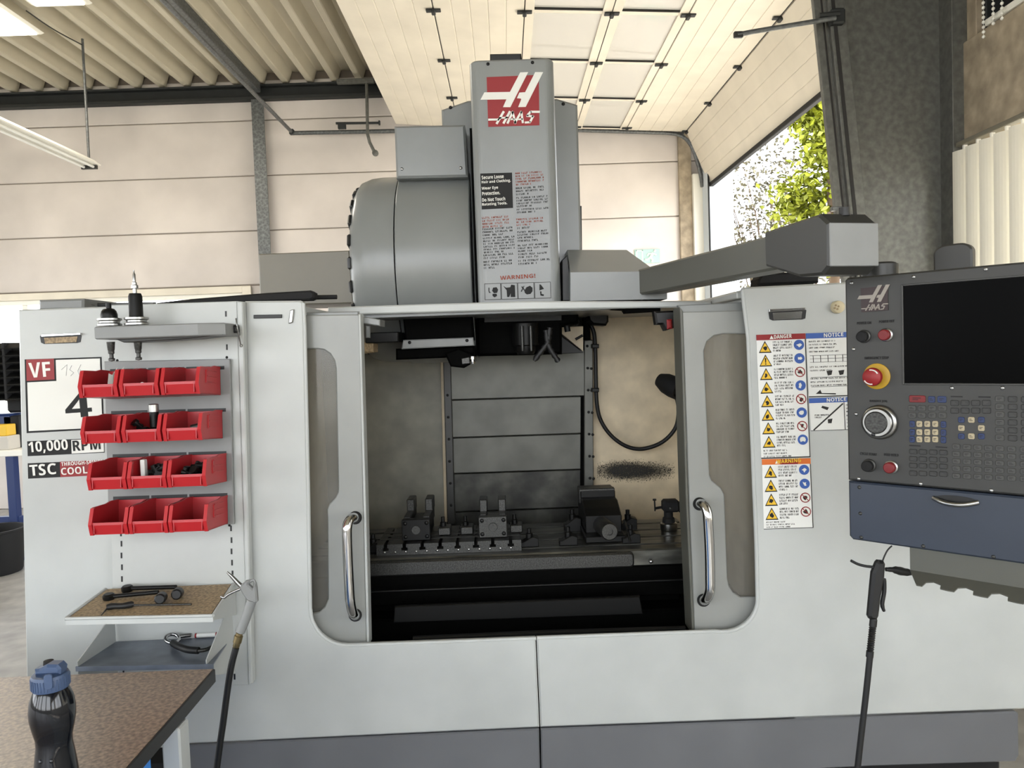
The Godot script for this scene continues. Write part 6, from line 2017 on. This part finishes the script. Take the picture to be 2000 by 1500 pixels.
# ------------------------------------------------------------------ control panel hanging from the arm
var pu := Vector3(0.7071, 0, 0.7071)
var pn := Vector3(-0.7071, 0, 0.7071)
var po := Vector3.ZERO
var pend: Node3D
func uv(x: float, y: float) -> Vector2:
	var v := on_plane(x, y, po, pn) - po
	return Vector2(v.dot(pu), v.y)
func up_pts(a: Array) -> PackedVector2Array:
	var p := PackedVector2Array()
	for i in range(0, a.size(), 2): p.append(uv(a[i], a[i + 1]))
	return p
func pslab(called: String, a: Array, z: float, depth: float, bev: float, m: String, parent: Node3D = null) -> MeshInstance3D:
	var st := mb()
	prism(st, up_pts(a), at_z(z), depth, bev)
	return obj(called, st, M[m], parent if parent else pend, true)
func pendant() -> void:
	po = Z(1650, 548, 0.42)
	pend = thing("control_panel", "dark grey control panel with black screen, keypad and red emergency button", "control panel", po)
	pend.basis = Basis(pu, Vector3.UP, pn)
	var W := 0.52
	var bot := uv(1665, 938).y
	var low := uv(1672, 1055).y
	var st := mb()
	prism(st, PackedVector2Array([Vector2(0.0, bot), Vector2(W, bot), Vector2(W, 0.006), Vector2(0.006, 0.006), Vector2(0.0, 0.0)]), at_z(0), 0.11, 0.004)
	obj("housing", st, M.panel_face, pend, true)
	st = mb()
	prism(st, PackedVector2Array([Vector2(0.0, low + 0.008), Vector2(0.008, low), Vector2(W, low), Vector2(W, bot - 0.003), Vector2(0.0, bot - 0.003)]), at_z(-0.001), 0.11, 0.004)
	var dw := obj("lower_door", st, M.panel_blue, pend, true)
	# screen in its frame
	var s0 := uv(1767, 748)
	var s1 := uv(1764, 559)
	st = mb()
	prism(st, PackedVector2Array([Vector2(s0.x, s0.y), Vector2(W - 0.04, s0.y), Vector2(W - 0.04, s1.y), Vector2(s0.x, s1.y)]), at_z(0.0016), 0.004, 0)
	obj("screen", st, M.screen, pend, true)
	st = mb()
	for e in [[s0.x - 0.004, s0.y - 0.004, s0.x, s1.y + 0.004], [s0.x, s0.y - 0.004, W - 0.04, s0.y], [s0.x, s1.y, W - 0.04, s1.y + 0.004]]:
		span(st, Vector3(e[0], e[1], -0.002), Vector3(e[2], e[3], 0.004), 0.0008)
	obj("screen_bezel", st, M.dark_grey, pend, true)
	# emblem
	var to := func(x: float, y: float) -> Vector2: return uv(1681.5 + (x - 315) * 0.0835, 563 + (y - 318) * 0.0775 - (x - 315) * 0.004)
	logo(pend, to, 0.001, Transform3D(), "dull_red_print", "grey_print", true)
	# buttons
	for b in [[1688, 657, "matt_black", 0.012], [1731, 654, "key_red", 0.012], [1698, 909, "matt_black", 0.012], [1741, 912, "key_red", 0.012]]:
		var c := uv(b[0], b[1])
		st = mb()
		lathe(st, [0, 0, 0.0155, 0, 0.0155, 0.004, 0.013, 0.006, 0, 0.006], axis_to(Vector3(c.x, c.y, 0), Vector3.BACK), 24)
		var rg := obj("button_ring", st, M.steel if b[2] == "key_red" else M.dull_steel, pend, true)
		st = mb()
		lathe(st, [0, 0.004, 0.0125, 0.004, 0.0125, 0.018, 0.0105, 0.020, 0, 0.0205], axis_to(Vector3(c.x, c.y, 0), Vector3.BACK), 24)
		obj("button_cap", st, M[b[2]], rg, true)
	var ce := uv(1713, 735)
	st = mb()
	lathe(st, [0, 0, 0.030, 0, 0.030, 0.003, 0.028, 0.004, 0, 0.004], axis_to(Vector3(ce.x, ce.y, 0), Vector3.BACK), 36)
	var es := obj("emergency_plate", st, M.yellow_plastic, pend, true)
	st = mb()
	lathe(st, [0, 0.004, 0.013, 0.004, 0.013, 0.018, 0.020, 0.022, 0.0215, 0.028, 0.020, 0.036, 0.014, 0.040, 0, 0.041], axis_to(Vector3(ce.x, ce.y, 0), Vector3.BACK), 32)
	obj("emergency_button", st, M.red_print, es, true)
	st = mb()
	for k in 2:
		var pts: Array = []
		for i in 6:
			var a := k * PI + 0.5 + i * 0.25
			pts.append(Vector3(ce.x + cos(a) * 0.0165, ce.y + sin(a) * 0.0165, 0.0386))
		tube(st, pts, 0.0016, 6)
	obj("arrow_mark", st, M.white_print, es, true)
	# jog wheel
	var cj := uv(1719, 824)
	st = mb()
	lathe(st, [0, 0, 0.040, 0, 0.040, 0.008, 0.037, 0.012, 0.034, 0.013, 0.033, 0.020, 0.031, 0.022, 0, 0.022], axis_to(Vector3(cj.x, cj.y, 0), Vector3.BACK), 48)
	var jw := obj("jog_wheel", st, M.steel, pend, true)
	st = mb()
	lathe(st, [0, 0.022, 0.026, 0.022, 0.024, 0.025, 0.0235, 0.0235, 0, 0.0235], axis_to(Vector3(cj.x - 0.002, cj.y, 0), Vector3.BACK), 36)
	obj("wheel_face", st, M.dull_steel, jw, true)
	st = mb()
	lathe(st, [0, 0.02, 0.004, 0.02, 0.004, 0.026, 0, 0.027], axis_to(Vector3(cj.x - 0.008, cj.y - 0.028, 0), Vector3.BACK), 12)
	obj("wheel_mark", st, M.black, jw, true)
	# captions
	for c in [["POWER ON", 1674, 1702, 634], ["POWER OFF", 1717, 1747, 631], ["EMERGENCY STOP", 1689, 1736, 702], ["HANDLE JOG", 1699, 1733, 786], ["CYCLE START", 1680, 1713, 888], ["FEED HOLD", 1727, 1755, 890]]:
		var a := uv(c[1], c[3])
		var b := uv(c[2], c[3])
		lettering(pend, c[0], Vector3(a.x, a.y, 0.0012), b.x - a.x, 0.0062, M.ink, Basis(), true, true)
	# keys
	var kx := uv(1778, 800).x
	var dx := uv(1801, 800).x - kx
	var row := func(y: float) -> float: return uv(1785, y).y
	key(uv(1792, 779), 0.034, 0.0155, "key_red")
	key(uv(1820, 780), 0.014, 0.0145, "key_blue")
	key(uv(1840, 780), 0.018, 0.0145, "key_blue")
	for r in [797, 811]:
		for x in [1782, 1801, 1821, 1841]: key(uv(x, r), 0.0165, 0.0125, "key_mid")
	for r in 3:
		var y: float = [828, 844, 858][r]
		key(uv(1782, y), 0.011, 0.0145, "key_blue")
		for k in 3: key(uv(1796 + k * 15.5, y), 0.012, 0.0135, "key_cream")
		key(uv(1843, y + 1), 0.011, 0.0145, "key_blue")
	bar(1776, 871, 1850, 873)
	for r in [882, 896, 909, 924]:
		for x in [1784, 1803, 1823, 1843]: key(uv(x, r + (x - 1784) * 0.03), 0.0165, 0.0115, "key_dark")
	bar(1857, 775, 1935, 775)
	for r in [787, 802]:
		for x in [1865, 1885, 1906, 1927]: key(uv(x, r), 0.0165, 0.0125, "key_dark")
	for k in 9:
		var cx := k % 3
		var cy := k / 3
		if k == 4: continue
		var corner := cx != 1 and cy != 1
		key(uv(1878 + cx * 19.5, 820 + cy * 16), 0.0125, 0.0125, "key_blue" if corner else "key_cream")
	for r in 5:
		for k in 7:
			var x: float = [1868, 1889, 1910, 1931, 1953, 1976, 2001][k]
			key(uv(x, 872 + r * 14.3 + (x - 1868) * 0.045), 0.0155, 0.0115, "key_mid")
	for r in 6:
		for k in 4:
			var x: float = [1953, 1978, 2004, 2031][k]
			key(uv(x, 779 + r * 15.2 + (x - 1953) * 0.02), 0.0165, 0.0125, "key_dark" if k > 0 else "key_mid")
	# frame screws
	for s in [[1663, 553], [1784, 541], [1925, 526], [1667, 682], [1672, 809], [1677, 935], [1859, 758], [1958, 758], [1798, 945], [1936, 958]]:
		var c := uv(s[0], s[1])
		screw(pend, Vector3(c.x, c.y, 0), Vector3.BACK, 0.0045, "steel", "screw", true)
	for s in [[1678, 952], [1680, 1003], [1682, 1050], [1803, 1067], [1940, 1088]]:
		var c := uv(s[0], s[1])
		screw(dw, Vector3(c.x, c.y, -0.001), Vector3.BACK, 0.0045, "dull_steel", "screw", true)
	# recessed pull of the lower door
	var h0 := uv(1823, 972)
	var h1 := uv(1911, 981)
	st = mb()
	var hc := (h0 + h1) / 2
	var hw := (h1.x - h0.x) / 2
	var ell := PackedVector2Array()
	for i in 24: ell.append(Vector2(hc.x + cos(TAU * i / 24) * hw, hc.y + sin(TAU * i / 24) * 0.0095))
	prism(st, ell, at_z(0.0005), 0.001, 0)
	var pull := obj("pull_recess", st, M.black, dw, true)
	st = mb()
	tube(st, smooth([Vector3(h0.x, hc.y, 0.0), Vector3(hc.x - hw * 0.5, hc.y - 0.006, 0.010), Vector3(hc.x, hc.y - 0.008, 0.013), Vector3(hc.x + hw * 0.5, hc.y - 0.006, 0.010), Vector3(h1.x, hc.y, 0.0)]), 0.0055, 10)
	obj("pull_bow", st, M.steel, dw, true)
	# hanger plate below with notched lip
	var q := up_pts([1771, 1072, 1996, 1108, 1992, 1152, 1771, 1119])
	st = mb()
	prism(st, PackedVector2Array([Vector2(q[0].x, low - 0.0005), Vector2(q[0].x + 0.28, low - 0.0005), Vector2(q[0].x + 0.28, q[3].y), Vector2(q[0].x, q[3].y)]), at_z(-0.02), 0.004, 0.001)
	obj("hook_plate", st, M.arm_grey, pend, true)
	st = mb()
	var lip := PackedVector2Array([Vector2(0, 0)])
	for k in 4:
		var x := 0.028 + k * 0.064
		lip.append_array(PackedVector2Array([Vector2(x, 0.052), Vector2(x + 0.012, 0.052), Vector2(x + 0.016, 0.036), Vector2(x + 0.03, 0.03), Vector2(x + 0.046, 0.036), Vector2(x + 0.048, 0.050)]))
	lip.append_array(PackedVector2Array([Vector2(0.28, 0.05), Vector2(0.28, 0)]))
	prism(st, lip, Transform3D(Basis(Vector3.RIGHT, Vector3(0, -0.342, 0.94), Vector3(0, -0.94, -0.342)), Vector3(q[0].x, q[3].y, -0.021)), 0.003, 0.0)
	obj("hook_lip", st, M.arm_grey, pend, true)
	# swivel joint between arm and panel, rounded shield behind the top
	st = mb()
	var jc := uv(1745, 530)
	lathe(st, [0, 0, 0.04, 0, 0.04, 0.03, 0.03, 0.035, 0, 0.035], Transform3D(Basis(), Vector3(0.06, 0.004, -0.06)), 24)
	obj("swivel_joint", st, M.dark_grey, pend, true)
	st = mb()
	var sh := PackedVector2Array([Vector2(0, 0)])
	for i in 9:
		var an := PI - PI * i / 8.0 * 0.5
		sh.append(Vector2(0.0 + 0.03 + cos(an) * 0.03, 0.045 + sin(an) * 0.02))
	for i in 9:
		var an := PI / 2 - PI / 2 * i / 8.0
		sh.append(Vector2(0.055 + cos(an) * 0.025, 0.045 + sin(an) * 0.02))
	sh.append(Vector2(0.08, 0))
	prism(st, sh, Transform3D(Basis(), Vector3(0.165, 0.004, -0.095)), 0.03, 0.004)
	obj("cable_shield", st, M.dark_grey, pend, true)
func key(c: Vector2, w: float, h: float, m: String) -> void:
	var st := mb()
	prism(st, rect(w, h, 0.002, 1), Transform3D(Basis(), Vector3(c.x, c.y, 0.0028)), 0.0028, 0.0009)
	var k := obj("key", st, M[m], pend, true)
	st = mb()
	var ink: Material = M.ink if m != "key_dark" else M.key_mid
	for i in 2:
		span(st, Vector3(c.x - w * 0.28, c.y - h * 0.16 + i * h * 0.24, 0.0028), Vector3(c.x + w * (0.05 + 0.18 * ((i * 7 + int(c.x * 1000)) % 2)), c.y - h * 0.06 + i * h * 0.24, 0.0031), 0)
	obj("legend", st, ink, k, true)
func bar(x0: float, y0: float, x1: float, y1: float) -> void:
	var a := uv(x0, y0)
	var b := uv(x1, y1)
	var st := mb()
	for s in [[0.0, 0.3], [0.7, 1.0]]:
		span(st, Vector3(lerpf(a.x, b.x, s[0]), (a.y + b.y) / 2 - 0.0013, 0.0), Vector3(lerpf(a.x, b.x, s[1]), (a.y + b.y) / 2 + 0.0013, 0.0007), 0)
	obj("group_line", st, M.ink, pend, true)

# ------------------------------------------------------------------ bench, bottle and air guns in front
func front_things() -> void:
	var hb := 0.90
	var b := thing("workbench", "workbench with speckled brown top and black edge at the lower left, nearest the camera", "workbench", Vector3(-1.3, 0, 1.0))
	var p0 := YP(0, 1323, hb)
	var p1 := YP(420, 1306, hb)
	var p2 := YP(250, 1500, hb)
	var dirr := (p2 - p1).normalized()
	var far := p1 + dirr * 1.7
	var lx := -2.3
	var dl := (p0 - p1).normalized()
	var left := p1 + dl * 1.4
	var q := PackedVector2Array([Vector2(p1.x, -p1.z), Vector2(far.x, -far.z), Vector2(left.x + (far.x - p1.x), -(left.z + far.z - p1.z)), Vector2(left.x, -left.z)])
	var st := mb()
	prism(st, q, Transform3D(Basis(Vector3.RIGHT, Vector3(0, 0, -1), Vector3.UP), Vector3(0, hb, 0)), 0.034, 0.002)
	obj("bench_board", st, M.bench_edge, b)
	st = mb()
	prism(st, inset(q if area(q) > 0 else PackedVector2Array([q[3], q[2], q[1], q[0]]), 0.004), Transform3D(Basis(Vector3.RIGHT, Vector3(0, 0, -1), Vector3.UP), Vector3(0, hb + 0.0012, 0)), 0.0014, 0)
	obj("bench_surface", st, M.bench, b)
	# white leg frame and blue drawer cabinet beneath
	var lg := Z(341, 1480, 0.62)
	st = mb()
	span(st, Vector3(lg.x - 0.022, 0, 0.58), Vector3(lg.x + 0.018, hb - 0.0345, 0.63), 0.004)
	span(st, Vector3(lg.x - 0.022, 0, 1.6), Vector3(lg.x + 0.018, hb - 0.0345, 1.65), 0.004)
	span(st, Vector3(lg.x - 0.022, 0.1, 0.63), Vector3(lg.x + 0.018, 0.14, 1.6), 0.004)
	obj("leg_frame", st, M.white, b)
	st = mb()
	span(st, Vector3(lg.x - 0.60, 0.05, 0.66), Vector3(lg.x - 0.030, hb - 0.0345, 1.5), 0.005)
	obj("drawer_cabinet", st, M.blue_paint, b)
	# bottle
	var bz := 0.93
	var bx := YP(121, 1545, hb).x
	var yb := hb + 0.0014
	var bt := thing("water_bottle", "dark blue translucent sports bottle with flip cap standing on the workbench", "bottle", Vector3(bx, yb, bz))
	var base := Transform3D(Basis(), Vector3(bx, yb, bz))
	st = mb()
	lathe(st, [0, 0.0, 0.033, 0.0, 0.036, 0.004, 0.0365, 0.02, 0.034, 0.05, 0.0305, 0.078, 0.0285, 0.092, 0.029, 0.105, 0.033, 0.122, 0.0362, 0.140, 0.0366, 0.155, 0.034, 0.172, 0.029, 0.186, 0.0265, 0.191, 0, 0.191], base, 40, 50)
	obj("body", st, M.bottle, bt)
	st = mb()
	lathe(st, [0, 0.003, 0.031, 0.003, 0.0325, 0.02, 0.030, 0.05, 0.0265, 0.078, 0.0245, 0.092, 0.0255, 0.100, 0, 0.100], base, 32, 50)
	obj("drink", st, M.soot_and_shade, bt)
	st = mb()
	for k in 4:
		for s in [-0.25, 0.35]:
			var y := 0.012 + k * 0.021
			var rr := lerpf(0.0355, 0.0295, k / 4.0)
			lathe(st, [0, 0.0025, 0.003, 0.001, 0.004, -0.002], axis_to(Vector3(bx + sin(s) * rr, yb + y, bz + cos(s) * rr), Vector3(sin(s), 0, cos(s))), 10)
	obj("grip_dimple", st, M.bottle, bt)
	st = mb()
	lathe(st, [0, 0.191, 0.0285, 0.191, 0.0295, 0.194, 0.0295, 0.214, 0.028, 0.217, 0.018, 0.219, 0, 0.219], base, 36)
	var cap := obj("cap", st, M.bottle_cap, bt)
	st = mb()
	for k in 36:
		var a := TAU * k / 36
		box(st, Vector3(bx + cos(a) * 0.0295, yb + 0.203, bz + sin(a) * 0.0295), Vector3(0.0022, 0.018, 0.0022), 0.0004, Basis(Vector3.UP, -a))
	obj("cap_rib", st, M.bottle_cap, cap)
	st = mb()
	prism(st, PackedVector2Array([Vector2(-0.020, 0), Vector2(0.024, 0), Vector2(0.026, 0.010), Vector2(0.020, 0.017), Vector2(0.002, 0.018), Vector2(-0.012, 0.011), Vector2(-0.020, 0.010)]), Transform3D(Basis(), Vector3(bx, yb + 0.218, bz + 0.013)), 0.026, 0.004)
	obj("flip_lid", st, M.bottle_cap, bt)
	st = mb()
	prism(st, rect(0.013, 0.026, 0.005, 4), Transform3D(Basis(Vector3.UP, 0.45), Vector3(bx + 0.0145, yb + 0.213, bz + 0.030)), 0.004, 0.001)
	obj("latch", st, M.bottle_cap, bt)
	st = mb()
	lathe(st, [0.0, 0.218, 0.010, 0.218, 0.008, 0.236, 0.0, 0.237], Transform3D(Basis(), Vector3(bx - 0.006, yb, bz - 0.008)), 16)
	obj("mouthpiece", st, M.matt_black, bt)

	# silver air gun hooked on the lower tray's right side, black hose to the floor
	var zg := 0.275
	var g := thing("air_gun", "silver air gun with brass coupling and black hose hung beside the trays", "air gun", Z(470, 1200, zg))
	var gp := func(a: Array, z: float) -> Array:
		var o: Array = []
		for i in range(0, a.size(), 2): o.append(Z(a[i], a[i + 1], z))
		return o
	st = mb()
	tube(st, gp.call([443, 1117, 452, 1125, 466, 1140, 477, 1150], zg), [0.002, 0.0045, 0.006, 0.0075], 10)
	obj("nozzle", st, M.steel, g)
	st = mb()
	prism(st, zz([466, 1146, 478, 1136, 488, 1134, 484, 1142, 492, 1150, 498, 1140, 500, 1150, 502, 1176, 496, 1182, 484, 1176, 472, 1160], zg + 0.008), at_z(zg + 0.008), 0.018, 0.004)
	tube(st, smooth(gp.call([487, 1137, 495, 1133, 499, 1140, 499, 1152], zg), 4), 0.0035, 8)
	obj("head", st, M.rail_grey, g)
	st = mb()
	tube(st, smooth(gp.call([492, 1172, 486, 1190, 478, 1212, 469, 1234], zg), 5), 0.0125, 14)
	obj("grip", st, M.rail_grey, g)
	st = mb()
	tube(st, smooth(gp.call([470, 1150, 458, 1155, 446, 1161, 438, 1167, 431, 1165], zg), 4), 0.0035, 8)
	obj("trigger", st, M.steel, g)
	st = mb()
	var cp := Z(468, 1236, zg)
	var cd := Z(460, 1268, zg) - cp
	lathe(st, [0, 0, 0.009, 0, 0.009, 0.006, 0.011, 0.008, 0.011, 0.026, 0.009, 0.028, 0.009, 0.036, 0.0075, 0.040, 0, 0.042], axis_to(cp, cd), 16)
	obj("coupling", st, M.brass, g)
	st = mb()
	tube(st, smooth(gp.call([461, 1265, 452, 1300, 444, 1350, 436, 1410, 428, 1465, 420, 1530, 410, 1640], zg) + [Z(402, 1780, zg), Vector3(Z(402, 1780, zg).x, 0.02, zg + 0.1), Vector3(-0.9, 0.012, zg + 0.5)], 5), 0.0085, 10)
	obj("hose", st, M.rubber, g)

	# black air gun hanging from the hook plate at the right
	var zk := 0.47
	var k := thing("air_gun", "black air gun with thin nozzle and long hose hanging below the control panel", "air gun", Z(1718, 1150, zk))
	st = mb()
	prism(st, zz([1714, 1100, 1718, 1096, 1728, 1097, 1731, 1103, 1729, 1135, 1722, 1170, 1718, 1205, 1714, 1213, 1701, 1211, 1698, 1205, 1703, 1150, 1706, 1120], zk + 0.011), at_z(zk + 0.011), 0.022, 0.006)
	obj("body", st, M.rubber, k)
	st = mb()
	tube(st, smooth(gp.call([1662, 1095, 1676, 1102, 1692, 1106, 1712, 1108], zk), 4), 0.0032, 8)
	tube(st, smooth(gp.call([1730, 1112, 1748, 1113, 1766, 1117, 1792, 1120], zk - 0.01), 4), [0.005, 0.005, 0.006, 0.006, 0.009, 0.009, 0.010, 0.010, 0.009, 0.009, 0.006, 0.005, 0.004], 8)
	obj("nozzle", st, M.rubber, k)
	st = mb()
	tube(st, smooth(gp.call([1727, 1130, 1727, 1155, 1723, 1180, 1727, 1194], zk), 4), [0.004, 0.005, 0.005, 0.005, 0.005, 0.005, 0.005, 0.005, 0.005, 0.005, 0.004, 0.004, 0.003], 8)
	obj("trigger", st, M.rubber, k)
	st = mb()
	tube(st, smooth(gp.call([1723, 1098, 1728, 1085, 1734, 1074, 1742, 1066], zk - 0.01), 4), 0.0018, 6)
	obj("hanging_wire", st, M.rubber, k)
	st = mb()
	var kk := Z(1706.5, 1207, zk)
	var kd := Z(1697, 1295, zk) - kk
	var prof: Array = [0, 0, 0.007, 0, 0.0085, 0.004, 0.0085, 0.02]
	for i in 10:
		prof += [0.0065, 0.022 + i * 0.0055, 0.0085, 0.0245 + i * 0.0055]
	prof += [0.0065, 0.078, 0.0085, 0.080, 0.0085, 0.094, 0, 0.095]
	lathe(st, prof, axis_to(kk, kd), 16, 10)
	obj("strain_relief", st, M.rubber, k)
	st = mb()
	tube(st, smooth(gp.call([1699.5, 1278, 1692, 1350, 1684, 1420, 1676, 1490, 1668, 1570], zk) + [Vector3(Z(1660, 1660, zk).x, 0.3, zk), Vector3(Z(1650, 1760, zk).x, 0.012, zk + 0.05), Vector3(Z(1650, 1760, zk).x - 0.2, 0.012, zk + 0.4)], 5), 0.0072, 10)
	obj("hose", st, M.rubber, k)

	# black strips lying on the roof edge, and the dark pad at the right
	var s := thing("rubber_strip", "long black rubber strip lying on top of the machine at the left", "strip", Z(450, 585, -0.18))
	st = mb()
	prism(st, zz([300, 592, 370, 584, 520, 572, 606, 567, 613, 571, 613, 582, 606, 586, 470, 591], -0.10), at_z(-0.10), 0.05, 0.005)
	obj("flap", st, M.matt_black, s)
	st = mb()
	tube(st, [Z(600, 581, -0.16), Z(658, 580, -0.16)], 0.007, 8)
	obj("end_rod", st, M.matt_black, s)
	var d := thing("cable_guard", "black rounded rubber guard on the machine top below the grey arm", "guard", Z(1540, 552, -0.1))
	st = mb()
	prism(st, zz([1480, 557, 1482, 545, 1494, 528, 1504, 523, 1517, 523, 1519, 533, 1590, 528, 1597, 532, 1600, 538, 1600, 552], -0.05), at_z(-0.05), 0.08, 0.006)
	obj("guard_body", st, M.matt_black, d)
